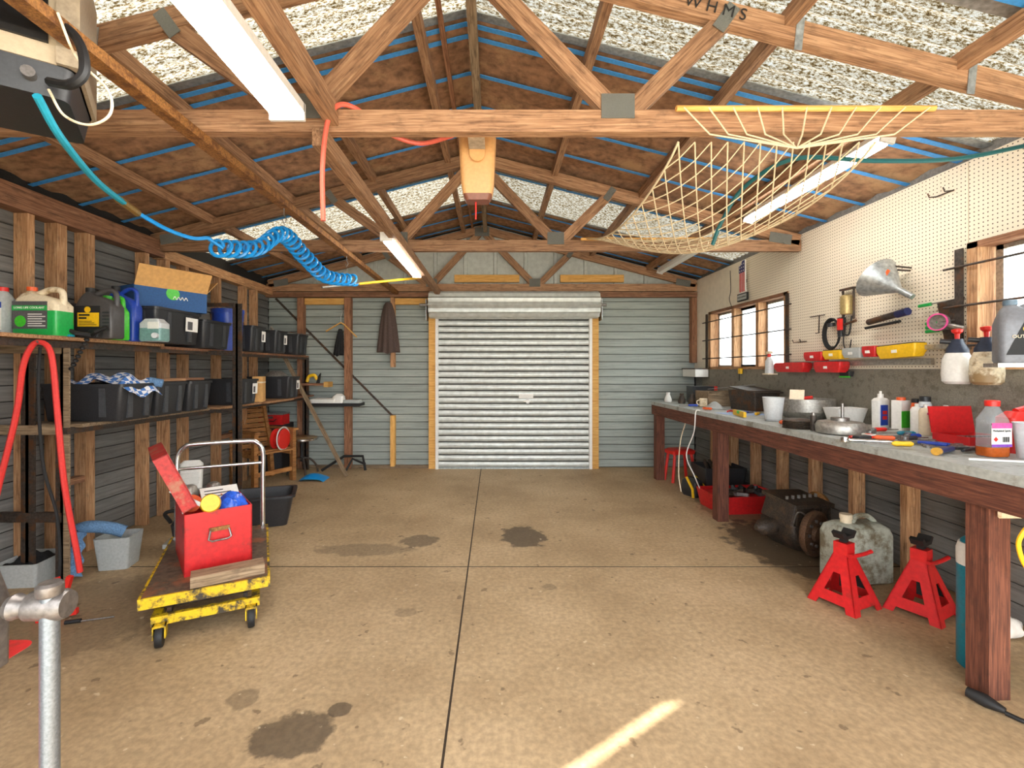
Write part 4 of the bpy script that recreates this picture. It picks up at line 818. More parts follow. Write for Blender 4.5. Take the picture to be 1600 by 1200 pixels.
MB().tube([(-.28, -.02, .02), (.0, .05, .2), (.25, .05, .2), (.3, 0, .02)], .018).build('frame', M_BLACK, jk); MB().tube([(.05, -.04, .02), (.12, .02, .17), (.3, .0, .1)], .016).build('brace', M_BLACK, jk)
# bracket shelf and white cases on back wall
bs_ = thing('bracket_shelf', 'short timber bracket fixed to the back wall stud', 'bracket', (-2.46, 6.25, 1.18)); MB().b(-.24, .2, -.05, .12, -.03, .0).build('arm', W_RED, bs_, smooth=False); MB().b(.17, .23, -.06, .12, -.05, .02).build('end_block', W_PINE, bs_, smooth=False)
yt = thing('yellow_clamp', 'yellow and black tool on the timber bracket', 'tool', (-2.46, 6.25, 1.18)); MB().tube(curve_pts([(-.08, 0, .02), (-.05, 0, .09), (.02, 0, .11), (.06, 0, .05)]), .022).build('body', M_YELP, yt); MB().prism([(.05, .0), (.09, 0), (.11, .14), (.08, .1)], -.015, .015, 'y').build('blade', M_BLACK, yt, smooth=False)
tray = thing('wall_tray', 'black tray on wall stud holding white crumpled packaging', 'tray', (-2.08, 6.2, .93)); MB().b(-.36, .3, -.12, .14, -.05, -.01).build('tray', M_BLACK, tray, smooth=False)
pk = thing('white_packaging', 'white crumpled packaging lying on the black wall tray', 'packaging', (-2.1, 6.19, .92))
MB().loft([(0, .16, .08, .02, -.18, 0), (.05, .17, .09, .02, -.18, 0), (.06, .1, .06, .02, -.2, 0)]).build('lump', M_PAPER, pk); MB().loft([(.0, .09, .08, .03, .0, 0), (.09, .07, .06, .03, .02, 0), (.12, .03, .03, .02, .02, 0)]).build('lump', M_PAPER, pk); MB().loft([(0, .12, .07, .02, .2, 0), (.04, .11, .06, .02, .2, 0)]).build('lump', M_TUB, pk)
# coat, hanger
def coat(name, loc, w, h, mat, label, skew=0):
    m = MB().grid(lambda a, b_: ((a - .5) * w * (.25 + .75 * b_ ** .6) + skew * b_, -.03 - .05 * math.sin(PI * a) - .012 * math.sin(a * 24) * b_, -h * b_ + .02 * math.sin(a * 9) * b_), 22, 18)
    m.grid(lambda a, b_: ((a - .5) * w * (.25 + .75 * b_ ** .6) + skew * b_, -.005, -h * b_), 6, 8); return tag(m.build(name, mat, None, loc), label, 'coat')
coat('brown_coat', (-1.45, YB - .1, 2.28), .32, .68, M_CLOTHB, 'dark brown coat hanging on the back wall')
coat('black_garment', (-2.10, YB - .12, 1.92), .14, .36, M_BLACKCLOTH, 'black garment on the wooden hanger', -.03)
hg = thing('coat_hanger', 'wooden coat hanger hooked on the back wall stud', 'hanger', (-2.10, YB - .13, 1.92)); MB().tube([(-.2, 0, -.03), (-.05, 0, .06), (.0, 0, .09), (.05, 0, .06), (.22, 0, -.11)], .01).build('shoulder', W_PINE, hg); MB().tube([(0, 0, .09), (0, 0, .18), (.03, 0, .24), (0, .03, .29)], .005).build('hook', M_IRON, hg)

# ------------------------------------------------------------------ overhead things
# welder-like heater unit hung top left
hu = thing('hanging_unit', 'beige louvred machine hung from the roof with hoses', 'machine', (-1.69, 1.53, 2.35), (0, 0, math.radians(35)))
MB().loft([(-.0, .25, .2, .03), (.44, .25, .2, .03)]).build('casing', plain('beige_casing', (196, 178, 150), .45, var=.06), hu)
MB().loft([(-.1, .23, .18, .03), (0, .245, .195, .03)]).build('base', M_BLACKP, hu)
for k in range(14): MB().b(-.2, .185, -.212, -.2, .06 + k * .022, .11 + k * .022).build('louvre', M_BLACK, hu, (0, 0, 0), smooth=False)
MB().b(.205, .262, -.215, .2, -.0, .44).build('end_rim', plain('beige_rim', (176, 160, 136), .45), hu, smooth=False)
for (x, z) in ((.03, -.05), (.14, -.05), (-.1, -.05)): MB().cyl((x, -.185, z), (x, -.215, z), .018, 12).build('fitting', M_IRON, hu)
for x in (-.15, .15): MB().b(x - .015, x + .015, -.01, .01, .42, .6).build('hanger_strap', M_STEEL, hu, smooth=False)
def hose(name, pts, r, mat, label, cat='hose', n=10):
    pts = [Vector(p) for p in pts]; base = pts[0]; t = thing(name, label, cat, base)
    MB().tube(curve_pts([p - base for p in pts], n), r, 8).build('hose', mat, t); return t
hose('black_cable', [at(70, 20, 1.42), at(120, 60, 1.42), at(132, 110, 1.4), at(110, 132, 1.4), at(78, 128, 1.46)], .014, M_BLACK, 'thick black cable curling beside the beige machine', 'cable')
hose('thin_wire', [at(76, 140, 1.45), at(100, 180, 1.45), at(140, 195, 1.45), at(172, 178, 1.45), at(168, 140, 1.45), at(120, 90, 1.42), at(90, 20, 1.38)], .004, M_CREAM, 'thin cream wire looping under the beige machine', 'wire')
th = hose('air_hose', [at(58, 150, 1.46), at(95, 215, 1.6), at(150, 282, 1.9), at(200, 322, 2.2)], .013, M_TEALHOSE, 'teal air hose running from the beige machine to coil')
a0 = at(198, 320, 2.19); MB().tube([at(185, 311, 2.12) - th.location, at(215, 333, 2.28) - th.location], .018, 8).build('brass_coupling', plain('brass', (190, 150, 84), .35, .7), th)
# coiled blue hose
c0, c1 = at(345, 385, 2.6), at(555, 436, 4.15)
pts = [at(212, 331, 2.27), at(260, 358, 2.4), at(300, 372, 2.5), at(325, 372, 2.55)]
mid = [at(335, 388, 2.62), at(400, 388, 2.85), at(440, 366, 3.0), at(475, 400, 3.3), at(510, 432, 3.65), at(555, 438, 4.1)]
cl = curve_pts(mid, 40); n = len(cl); coil = []
for k, p in enumerate(cl):
    a = k / n * 26 * 2 * PI
    if k % 1 == 0:
        for q in range(0, 10):
            f = k + q / 10
            if f >= n - 1: break
            a = f / n * 26 * 2 * PI; p_ = cl[k].lerp(cl[min(k + 1, n - 1)], q / 10); r = .048
            coil.append(p_ + Vector((r * math.cos(a), .012 * math.sin(a), r * math.sin(a))))
coil = coil[::3]
ct = thing('coiled_hose', 'bright blue coiled air hose hanging from the rusty rail', 'hose', pts[0])
MB().tube([p - pts[0] for p in curve_pts(pts, 8) + coil], .0105, 6).build('coil', M_BLUEHOSE, ct)
for (x, y, d) in ((440, 345, 2.95), (551, 408, 4.2)): 
    p = Vector((-1.345, d, 2.40)); tag(MB().tube([p * 0, (0, 0, -.04), (.015, 0, -.07), (0, 0, -.1), (-.01, 0, -.07)], .004).build('wire_hook', M_IRON, None, p), 'small wire hook on the rusty rail holding the coil', 'hook', 'hooks on the rail')
yr = thing('air_wand', 'yellow rod with grey tip at the coil end', 'rod', at(503, 449, 4.2)); e = at(668, 433, 5.25) - yr.location; m_ = e * .3
MB().cyl((0, 0, 0), m_, .011).build('tip', M_ALU, yr); MB().cyl(m_, e, .013).build('rod', M_YELP, yr)
rh = hose('coral_hose', [at(505, 345, 2.04), at(504, 260, 2.04), at(512, 190, 2.04), at(530, 164, 2.06), at(560, 172, 2.11), at(600, 205, 2.2), at(655, 224, 2.25), at(708, 212, 2.2)], .011, M_CORALHOSE, 'coral red hose looped over the hammock truss chord')
# opener
op = thing('door_opener', 'peach plastic door opener hanging at the middle truss chord', 'door opener', (-.085, 2.40, 2.27))
MB().loft([(0, .075, .05, .02), (.06, .085, .07, .03), (.28, .095, .09, .03), (.32, .09, .085, .03)]).build('cover', M_PEACH, op); MB().loft([(-.03, .06, .04, .02), (.005, .0755, .0505, .02)]).build('lens', M_BROWNP, op)
MB().loft([(0, .04, .07, .04), (.006, .038, .068, .038)]).build('oval_panel', M_PEACH, op, (0, -.092, .21), (PI / 2, 0, 0)); MB().cyl((0, -.098, .21), (0, -.1, .21), .004, 8).build('button', M_INK, op)
MB().b(-.04, .04, -.265, -.06, .2, .212).build('bracket', M_STEEL, op, smooth=False)
MB().cyl((-.01, 0, -.12), (-.01, 0, -.02), .004).build('pull_cord', M_REDP, op)
# hammock
hm = thing('hammock', 'cream rope net hammock slung between two roof trusses', 'hammock', (1.38, 2.05, 2.5))
base = Vector(hm.location)
MB().cyl(Vector((.81, 2.05, 2.53)) - base, Vector((1.96, 2.05, 2.53)) - base, .013, 10).build('spreader_bar', W_PINE, hm); MB().cyl(Vector((.78, 4.14, 2.54)) - base, Vector((1.95, 4.14, 2.54)) - base, .013, 10).build('spreader_bar', W_PINE, hm)
ring = Vector((1.30, 1.98, 2.32)); ring2 = Vector((1.38, 4.02, 2.48))
for k in range(11):
    p = Vector((.84 + k * .109, 2.04, 2.53)); MB().tube([p - base, Vector((p.x, 2.06, 2.44)).lerp(ring, .25) - base, ring - base], .004, 5).build('cord', M_ROPE, hm)
for k in range(9):
    p = Vector((.82 + k * .135, 4.13, 2.54)); MB().tube([p - base, ring2 - base], .004, 5).build('cord', M_ROPE, hm)
def net(u, v):
    # u across, v along from near truss to far truss
    x = .86 + .92 * u + .06 * math.sin(PI * v) * (u - .5); y = 2.15 + 1.95 * v
    sag = .33 * math.sin(PI * v ** .8) * (.55 + .45 * math.sin(PI * u)); return Vector((x - .03 * v, y, 2.43 + .1 * v - sag)) - base
m = MB(); NU, NV = 12, 26
for i in range(NV):
    for j in range(NU + 1):
        off = .5 if i % 2 else 0; u = (j + off) / NU; 
        if u > 1: continue
        for du in (-.5, .5):
            u2 = u + du / NU
            if 0 <= u2 <= 1: m.tube([net(u, i / NV), net(u2, (i + 1) / NV)], .0035, 4)
m.tube([net(0, k / 30) for k in range(31)], .006, 5); m.tube([net(1, k / 30) for k in range(31)], .006, 5)
o = m.build('net', M_ROPE, hm); o['kind'] = 'stuff'
hose('green_hose', [Vector((1.28, 2.7, 2.1)), Vector((1.3, 2.62, 2.22)), Vector((1.36, 2.5, 2.36)), Vector((1.5, 2.3, 2.42)), Vector((1.9, 2.3, 2.41)), Vector((2.3, 2.3, 2.42)), Vector((2.72, 2.3, 2.5))], .011, M_GREENHOSE, 'dark green air hose hanging beside the hammock net')

# vise at lower left, close to the lens
vi = thing('bench_vise', 'steel bench vise with sliding bar handle', 'vise', (-.677, .62, 1.05)); vi.scale = (.72,) * 3
M_VISE = plain('worn_vise_steel', (112, 106, 102), .38, .6, var=.2, scale=18, bmp=.05)
MB().loft([(-.13, .05, .05, .015), (.0, .055, .05, .02), (.07, .04, .04, .02)]).build('body', M_VISE, vi, (-.06, 0, 0))
MB().lathe([(.02, 0), (.024, .01), (.02, .02), (.018, .03), (.026, .035), (.028, .09), (.024, .1)], 22).build('screw_head', M_VISE, vi, (.035, 0, .0), (0, PI / 2, .12))
MB().cyl((.11, 0, -.55), (.11, 0, .03), .015, 16).build('bar_handle', plain('bar_steel', (118, 124, 130), .4, .6, var=.15, scale=40), vi); MB().lathe([(.018, 0), (.021, .004), (.021, .02), (.016, .025)], 18).build('handle_knob', M_VISE, vi, (.11, 0, .022))
pd = thing('vise_pedestal', 'red steel pedestal carrying the bench vise', 'pedestal', (-.80, .62, 0)); MB().loft([(0, .15, .15, .02), (.02, .15, .15, .02), (.05, .05, .05, .02), (.92, .05, .05, .02), (.953, .10, .09, .02)]).build('column', M_RED, pd)

# ------------------------------------------------------------------ bench things
Z = bz + .001
t = thing('wooden_crate', 'open wooden crate on the far part of the bench', 'crate', (2.52, 5.2, Z), 0)
for s_ in (-1, 1): MB().b(-.17, .17, -.008, .008, 0, .16).build('side', W_OLD, t, (0, s_ * .16, 0), smooth=False); MB().b(-.008, .008, -.16, .16, 0, .16).build('end', W_OLD, t, (s_ * .17, 0, 0), smooth=False)
MB().b(-.17, .17, -.16, .16, 0, .01).build('floor', W_OLD, t, smooth=False)
o = beam('steel_spatula', (2.35, 5.05, Z + .19), (2.7, 4.75, Z + .25), .06, .006, M_IRON); tag(o, 'long steel blade lying across the crate and tray', 'blade')
t = thing('steel_tray', 'dark steel tray propped beside the wooden crate', 'tray', (2.6, 4.62, Z), .2); MB().loft([(0, .13, .17, .02), (.2, .15, .19, .02), (.2, .14, .18, .02), (.05, .12, .16, .02)]).build('tray', M_DARKST, t); MB().b(-.15, .15, -.19, .19, .2, .21).build('lid', M_OILY, t, (0, 0, 0), (.12, 0, 0), False)
t = thing('red_black_case', 'black case with red end at the bench far end', 'case', (2.55, 5.68, Z)); MB().b(-.14, .12, -.09, .09, 0, .2).build('case', M_BLACKP, t, smooth=False); MB().b(.12, .16, -.09, .09, 0, .2).build('end', M_REDP, t, smooth=False)
for (x, y, lab, m) in ((2.16, 5.72, 'pale spray head standing at the bench far corner', M_WHITE), (2.24, 5.5, 'black greasy motor part at the bench far corner', M_OILY), (2.3, 5.36, 'second greasy part beside the crate', M_OILY)):
    o = MB().lathe([(.04, 0), (.045, .03), (.03, .07), (.02, .1), (.025, .12)], 14).build('small_part', m, None, (x, y, Z)); tag(o, lab, 'part')
t = thing('measuring_jug', 'milky plastic measuring jug near the front bench edge', 'jug', (2.20, 3.63, Z)); MB().lathe([(.055, 0), (.057, .004), (.076, .185), (.079, .187), (.073, .185), (.053, .008)], 28).build('jug', M_CLEAR, t); MB().lathe([(.056, 0), (.058, .012)], 28).build('base_ring', M_INK, t)
t = thing('oil_pan', 'round aluminium oil pan with tools in it on bench', 'pan', (2.53, 3.74, Z))
MB().lathe([(.1, 0), (.15, .02), (.19, .06), (.2, .07), (.2, .17), (.195, .17), (.19, .08), (.14, .03), (.0, .025)], 32).build('pan', M_ALU, t); MB().cyl((.0, .19, .08), (.0, .3, .1), .012).build('handle', M_BLACK, t)
o = beam('cream_card', (2.40, 3.66, Z + .12), (2.46, 3.74, Z + .24), .1, .004, M_CREAM); tag(o, 'cream card sticking out of the oil pan', 'card')
o = MB().tube([(0, 0, 0), (.08, .02, .02), (.15, .0, .03)], .014).build('red_pliers', M_REDP, None, (2.42, 3.72, Z + .15)); tag(o, 'red handled pliers resting in the oil pan', 'pliers')
t = thing('white_trough', 'white rectangular plastic trough on the bench', 'trough', (2.62, 3.44, Z), .1); MB().loft([(0, .09, .06, .015), (.12, .12, .08, .015), (.12, .112, .072, .015), (.02, .085, .055, .015)]).build('trough', M_WHITE, t)
t = thing('clutch_housing', 'cast aluminium clutch housing with shaft on bench front', 'housing', (2.2, 2.93, Z), .3)
MB().lathe([(.1, 0), (.13, .005), (.135, .05), (.12, .075), (.05, .08), (.03, .09)], 30).build('drum', M_ALU, t); MB().loft([(0, .09, .06, .03, .14, 0), (.05, .08, .05, .03, .14, 0)]).build('flange', M_ALU, t); MB().cyl((.02, 0, .08), (.02, 0, .19), .009).build('shaft', M_IRON, t); MB().lathe([(.05, .08), (.05, .1), (.02, .1)], 14).build('nut', M_IRON, t)
t = thing('brake_drum', 'rusty ribbed drum beside the clutch housing', 'drum', (2.11, 3.2, Z)); m = [(.09, 0)]
for k in range(5): m += [(.095, .004 + k * .012), (.088, .01 + k * .012)]
MB().lathe(m + [(.06, .065)], 26).build('drum', M_OILY, t)
t = thing('socket_tin', 'small dark cylinder standing behind the clutch housing', 'socket', (2.12, 3.06, Z + .0)); MB().cyl((0, 0, 0), (0, 0, .1), .018).build('socket', M_DARKST, t); MB().cyl((0, 0, .1), (0, 0, .12), .01).build('tip', M_IRON, t)
# bottles at the wall
t = thing('glue_bottle', 'white bottle with blue label and flip cap on bench', 'bottle', (2.70, 3.22, Z), .25); MB().loft([(0, .05, .032, .02), (.19, .052, .033, .02), (.205, .04, .025, .02), (.21, .018, .018, .018)]).build('body', M_WHITE, t); MB().loft([(.21, .018, .018, .018), (.235, .017, .017, .017), (.235, .008, .008, .008), (.255, .007, .007, .007)]).build('cap', M_WHITE, t)
lb = label_on(t, -.045, .02, .02, .16, .034, M_BLUE); 
for k in range(2): MB().b(-.03, .01, -.0365, -.0352, .06 + k * .035, .085 + k * .035).build('red_panel', M_REDP, lb, smooth=False)
t = thing('green_carton', 'green and white carton of plant food on the bench', 'carton', (2.72, 3.08, Z), .3); MB().b(-.045, .045, -.03, .03, 0, .2).build('carton', M_PAPER, t, smooth=False); lb = label_on(t, -.045, .045, .02, .13, .031, M_GREENP); MB().lathe([(.025, .2), (.025, .22)], 14).build('cap', M_ORANGE, t)
t = round_bottle('orange_bottle', 'orange bottle with black cap against the splash panel', (2.745, 3.00, Z), .026, .215, M_ORANGE, M_BLACK, .8, .12); band(t, .026, .06, .1, M_INK)
t = round_bottle('blue_cap_bottle', 'blue banded bottle with wide black cap', (2.74, 2.93, Z), .034, .235, M_CLEAR, M_BLACKP, .8, .14); band(t, .034, .1, .17, M_BLUE)
for k, (x, y, bm, lab) in enumerate(((2.68, 2.92, M_PAPER, 'white aerosol can with grey stripe'), (2.67, 2.85, M_CREAM, 'cream aerosol can with pink lettering'), (2.735, 2.79, M_ALU, 'silver aerosol can with red panel'))):
    t = thing('aerosol_can', lab, 'aerosol can', (x, y, Z), 0, 'aerosol cans'); MB().lathe([(.031, 0), (.033, .004), (.033, .15), (.03, .155), (.024, .168), (.014, .17)], 22).build('can', bm, t); MB().lathe([(.012, .17), (.012, .188), (.006, .19)], 12).build('nozzle', M_WHITE, t)
    if k == 0: MB().b(-.012, .012, -.0345, -.03, .01, .13).build('stripe', M_LABELG, t, smooth=False)
    if k == 1: MB().b(-.02, .01, -.0345, -.03, .128, .14).build('pink_print', M_PINK, t, smooth=False)
    if k == 2: MB().b(0, .03, -.034, -.0, .06, .13).build('red_panel', M_REDP, t, smooth=False)
t = thing('socket_case', 'open red metal socket case against the splash panel', 'tool case', (2.645, 2.55, Z), .05)
MB().loft([(0, .13, .1, .006), (.045, .13, .1, .006), (.045, .124, .094, .006), (.01, .124, .094, .006)]).build('case', M_RED, t, smooth=False); MB().b(-.13, .13, -.003, .003, 0, .15).build('lid', M_RED, t, (0, .1, .045), (-.15, 0, 0), False)
for k in range(9): MB().cyl((-.1 + k * .025, 0, .012), (-.1 + k * .025, 0, .04), .012, 10).build('socket', M_IRON, t)
# spirits bottle
t = thing('spirits_bottle', 'clear bottle of spirits with red cap and amber remains', 'bottle', (2.335, 2.16, Z), .05)
MB().loft([(0, .05, .036, .025), (.008, .055, .04, .028), (.17, .055, .04, .028), (.215, .03, .028, .025), (.235, .022, .022, .022)]).build('body', M_CLEARB, t); MB().loft([(.002, .051, .037, .025), (.008, .0555, .0405, .028), (.045, .0555, .0405, .028)]).build('spirits', M_LIQ, t); MB().lathe([(.026, .235), (.027, .258), (.024, .262)], 20).build('cap', M_REDP, t)
lb = label_on(t, -.052, .046, .06, .15, .041, M_PAPER); MB().b(-.052, .046, -.0432, -.042, .135, .16).build('pink_band', M_PINK, lb, smooth=False); MB().b(-.052, .046, -.0432, -.042, .05, .062).build('purple_band', M_PURPLE, lb, smooth=False)
text('label_text', 'Methylated Spirits', .0135, M_INK, lb, (-.004, -.0435, .124), FACE, sx=.9); MB().box((0, 0, 0), (.016, .001, .016), (0, PI / 4, 0)).build('hazard_diamond', M_REDP, lb, (-.033, -.043, .085))
for k in range(7): MB().b(.0 + k * .005, .002 + k * .005 + .001 * (k % 2), -.0435, -.042, .072, .096).build('barcode_bar', M_INK, lb, smooth=False)
t = thing('red_container', 'red plastic container behind the spirits bottle', 'container', (2.57, 2.27, Z), 0); MB().loft([(0, .07, .05, .02), (.17, .065, .045, .02), (.2, .03, .03, .02)]).build('body', M_REDP, t); MB().tube([(.0, 0, .2), (.05, 0, .215), (.1, 0, .19)], .016).build('spout', M_REDP, t)
t = thing('milky_tub', 'milky plastic tub beside the red container', 'tub', (2.46, 2.09, Z)); MB().lathe([(.06, 0), (.075, .16), (.078, .162), (.07, .16), (.055, .01)], 24).build('tub', M_CLEAR, t)
# hand tools scattered along the bench
def screwdriver(loc, rz, m, label, L=.2, grp=None):
    t = thing('screwdriver', label, 'screwdriver', loc, rz, grp); MB().lathe([(.008, 0), (.014, .01), (.012, .05), (.014, .08), (.007, .095)], 10).build('grip', m, t, (0, 0, .014), (0, PI / 2, 0)); MB().cyl((.09, 0, .014), (L, 0, .01), .0035, 8).build('shaft', M_IRON, t)
def spanner(loc, rz, label, L=.2, m=None):
    t = thing('spanner', label, 'spanner', loc, rz, 'loose spanners on the bench'); MB().b(0, L, -.008, .008, .002, .009).build('shank', m or M_IRON, t, smooth=False)
    for x in (0, L): MB().lathe([(.009, .0), (.018, .0), (.018, .011), (.009, .011)], 14, ring=True).build('head', m or M_IRON, t, (x, 0, 0))
def pliers(loc, rz, m, label):
    t = thing('pliers', label, 'pliers', loc, rz)
    for s_ in (-1, 1): MB().tube(curve_pts([(-.12, s_ * .03, .012), (-.06, s_ * .022, .012), (0, s_ * .005, .012)]), .008, 8).build('handle', m, t); MB().prism([(0, 0), (0, s_ * .014), (.06, s_ * .004), (.06, 0)], .004, .018).build('jaw', M_IRON, t, smooth=False)
screwdriver((2.28, 2.62, Z), 2.6, M_ORANGE, 'orange handled screwdriver beside the socket case', .2); screwdriver((2.20, 2.42, Z), 2.9, M_YELP, 'yellow and red handled screwdriver at the bench front', .22)
screwdriver((2.12, 3.42, Z), .2, M_ORANGE, 'orange handled chisel lying near the measuring jug', .2); screwdriver((2.3, 4.05, Z), .8, M_YELP, 'yellow handled tool lying behind the measuring jug', .2)
pliers((2.2, 2.68, Z), .15, M_REDP, 'red handled pliers in front of the clutch housing'); pliers((2.3, 2.5, Z), 2.2, M_BLUE, 'blue handled pliers at the bench front'); pliers((2.38, 2.3, Z), .3, M_BLACKP, 'black handled cutters beside the spirits bottle'); pliers((2.25, 4.4, Z), 1.2, M_REDP, 'red handled snips on the blue paper'); pliers((2.34, 4.25, Z), .2, M_BLUE, 'blue handled pliers on the blue paper')
for k in range(9): spanner((2.40 + .04 * (k % 3), 2.36 + .05 * k, Z), 2.9 + .08 * (k % 3), 'bare steel spanner lying loose on the bench top', .15 + .01 * (k % 4))
for k in range(7): o = MB().lathe([(.012, 0), (.016, .004), (.016, .03), (.009, .03), (.009, .01)], 14).build('loose_socket', M_IRON, None, (2.3 + .06 * (k % 4), 2.58 + .06 * k, Z), (0, 0, 0)); tag(o, 'small chrome socket standing loose on the bench', 'socket', 'loose sockets on the bench')
o = MB().b(-.19, .19, -.14, .14, 0, .002).build('blue_paper', plain('pale_blue_paper', (168, 190, 226), .7), None, (2.27, 4.2, Z), (0, 0, .15)); tag(o, 'pale blue paper sheet under tools on the bench', 'paper')
t = thing('spirit_level', 'short yellow spirit level on the bench edge', 'level', (2.13, 4.0, Z + .002), 1.4); MB().b(-.13, .13, -.012, .012, 0, .045).build('body', M_YELP, t, smooth=False); MB().b(-.03, .03, -.0125, .0125, .02, .0455).build('vial', M_GREENP, t, smooth=False)
t = thing('ratchet', 'chrome ratchet handle at the bench front edge', 'ratchet', (2.16, 2.5, Z), 2.7); MB().cyl((0, 0, .012), (.2, 0, .012), .009).build('handle', M_CHROME, t); MB().lathe([(.02, 0), (.022, .01), (.02, .026)], 16).build('head', M_CHROME, t, (.21, 0, 0))
t = thing('torch', 'dark blue torch lying beside the spirits bottle', 'torch', (2.20, 2.24, Z), .5); MB().cyl((-.1, 0, .016), (.06, 0, .016), .014).build('barrel', plain('navy_barrel', (40, 58, 104), .35, .3), t); MB().cyl((-.13, 0, .018), (-.1, 0, .017), .018).build('head', plain('amber_lens', (200, 150, 60), .3), t)
o = beam('white_rod', (2.12, 2.06, Z + .006), (2.42, 1.96, Z + .006), .008, .008, M_WHITE); tag(o, 'thin white rod lying at the near bench edge', 'rod')
t = thing('black_box', 'small black plastic box on the bench front edge', 'box', (2.1, 2.63, Z), .3); MB().loft([(0, .05, .02, .004), (.026, .05, .02, .004), (.03, .046, .016, .004)]).build('box', M_BLACKP, t)
t = thing('masking_tape', 'white tape roll with red core on the bench', 'tape', (2.22, 2.73, Z)); MB().lathe([(.02, 0), (.034, 0), (.034, .024), (.02, .024)], 20, ring=True).build('roll', M_WHITE, t); MB().lathe([(.014, 0), (.02, 0), (.02, .0245), (.014, .0245)], 20, ring=True).build('core', M_REDP, t)

for (x, y, rz, m, lab) in ((2.32, 2.60, .3, M_BLACKP, 'black gripped file in front of the aerosol cans'), (2.56, 2.80, 2.9, M_TEAL, 'teal gripped driver near the aerosol cans'), (2.46, 2.98, .2, M_REDP, 'red gripped driver behind the clutch housing'), (2.50, 2.70, 3.0, M_BLUE, 'blue gripped driver close to the socket case'),
                           (2.34, 3.3, .3, M_BLACK, 'black gripped driver near the white trough'), (2.4, 3.14, .4, M_YELP, 'yellow gripped driver near the glue bottle'), (2.2, 4.98, 2.9, M_BLUE, 'blue gripped driver beside the steel tray'), (2.15, 4.55, 2.2, M_ORANGE, 'orange gripped driver on the far bench edge')):
    screwdriver((x, y, Z + .003), rz, m, lab, .19)
t = thing('oil_rag', 'crumpled grey rag on the bench beyond the measuring jug', 'rag', (2.26, 4.74, Z)); MB().grid(lambda a, b_: (-.1 + .2 * a, -.09 + .18 * b_, .004 + .05 * math.sin(PI * a) * math.sin(PI * b_) * (1 + .5 * math.sin(9 * a + 5 * b_))), 16, 16).build('cloth', M_TUB, t)
t = thing('mug', 'cream mug on the bench beside the wooden crate', 'mug', (2.28, 5.02, Z)); MB().lathe([(.036, 0), (.04, .004), (.04, .09), (.036, .09), (.034, .01)], 20).build('cup', M_CREAM, t); MB().tube(curve_pts([(-.04, 0, .075), (-.07, 0, .06), (-.065, 0, .03), (-.04, 0, .02)]), .005).build('handle', M_CREAM, t)

# ------------------------------------------------------------------ wall-hung things on the right
WX = XR - .002
def wall_thing(name, label, cat, y, z, rot=0): return thing(name, label, cat, (WX, y, z), (0, 0, -PI / 2))   # local +X runs towards the back... local -Y faces the room
t = wall_thing('number_one_sign', 'stars and stripes number one sign above the window', 'sign', 5.12, 2.13)
one = [(-.1, .08), (.1, .08), (.1, .07), (.07, .1), (.055, .16), (.055, .44), (.01, .44), (-.04, .38), (-.07, .38), (-.07, .31), (-.05, .31), (-.05, .16), (-.065, .1)]
MB().prism([(-.075, .08), (.085, .08), (.06, .12), (.055, .45), (.0, .45), (-.04, .4), (-.075, .4), (-.075, .31), (-.055, .31), (-.055, .12)], -.04, -.028, 'y').build('board', M_PAPER, t, smooth=False)
MB().prism([(-.068, .315), (.048, .315), (.048, .443), (.003, .443), (-.037, .393), (-.068, .393)], -.043, -.04, 'y').build('blue_field', plain('navy_print', (44, 46, 110), .5), t, smooth=False)
for k in range(3): MB().b(-.05 + k * .037, -.032 + k * .037, -.043, -.04, .1, .314).build('red_stripe', M_RED, t, smooth=False)
for r in range(3):
    for k in range(3):
        if r == 2 and k == 0: continue
        st_ = [(.011 * (1 if q % 2 == 0 else .42) * math.sin(q * PI / 5), .011 * (1 if q % 2 == 0 else .42) * math.cos(q * PI / 5)) for q in range(10)]
        MB().prism([(-.045 + k * .037 + a, .335 + r * .037 + b_) for a, b_ in st_], -.0445, -.043, 'y').build('star', M_PAPER, t, smooth=False)
MB().b(-.1, .1, -.045, -.026, .0, .085).build('base_plate', M_INK, t, smooth=False); MB().b(-.092, .092, -.047, -.045, .012, .072).build('base_panel', M_TUB, t, smooth=False); text('sign_text', 'HARLEY-DAVIDSON', .022, M_INK, t, (0, -.0475, .042), FACE, sx=.85)
MB().b(-.02, .02, -.028, 0, .2, .24).build('stand_off', M_BLACK, t, smooth=False)
t = wall_thing('tape_measure', 'yellow tape measure hung below the window sill', 'tape measure', 5.2, 1.35); MB().loft([(-.03, .03, .015, .012, 0, -.02), (.03, .03, .015, .012, 0, -.02)]).build('case', M_YELP, t); MB().b(-.012, -.004, -.03, -.025, -.11, -.03).build('blade', M_BLACK, t, smooth=False)
# tool roll rail
t = wall_thing('tool_rail', 'steel rail on the pegboard loaded with coloured tool cases', 'rail', 3.7, 1.42); MB().b(-.55, .78, -.03, -.01, -.02, .02).build('rail', M_ALU, t, smooth=False)
def caulk(y, z, L, m, lab, tilt=0, h=.07, d=.09):
    t = thing('tool_case', lab, 'tool case', (WX - .035, y, z), (0, tilt, -PI / 2)); MB().loft([(-h / 2, L / 2 * .86, d / 2 * .8, .012, 0, -d / 2), (0, L / 2, d / 2, .015, 0, -d / 2), (h / 2, L / 2, d / 2, .015, 0, -d / 2)]).build('case', m, t); MB().b(-.02, .02, -d - .002, -d + .004, -.01, .01).build('badge', M_PAPER, t, smooth=False); MB().b(-L / 2 * .9, L / 2 * .9, -d * .96, -.005, h / 2, h / 2 + .006).build('lid', M_BLACKP if m is M_YELP else m, t, smooth=False)
caulk(4.2, 1.385, .42, M_RED, 'red tool case hung at the rail end by the window', 0, .08); caulk(3.72, 1.385, .3, M_RED, 'red tool case hung under the grey drill case', 0, .08)
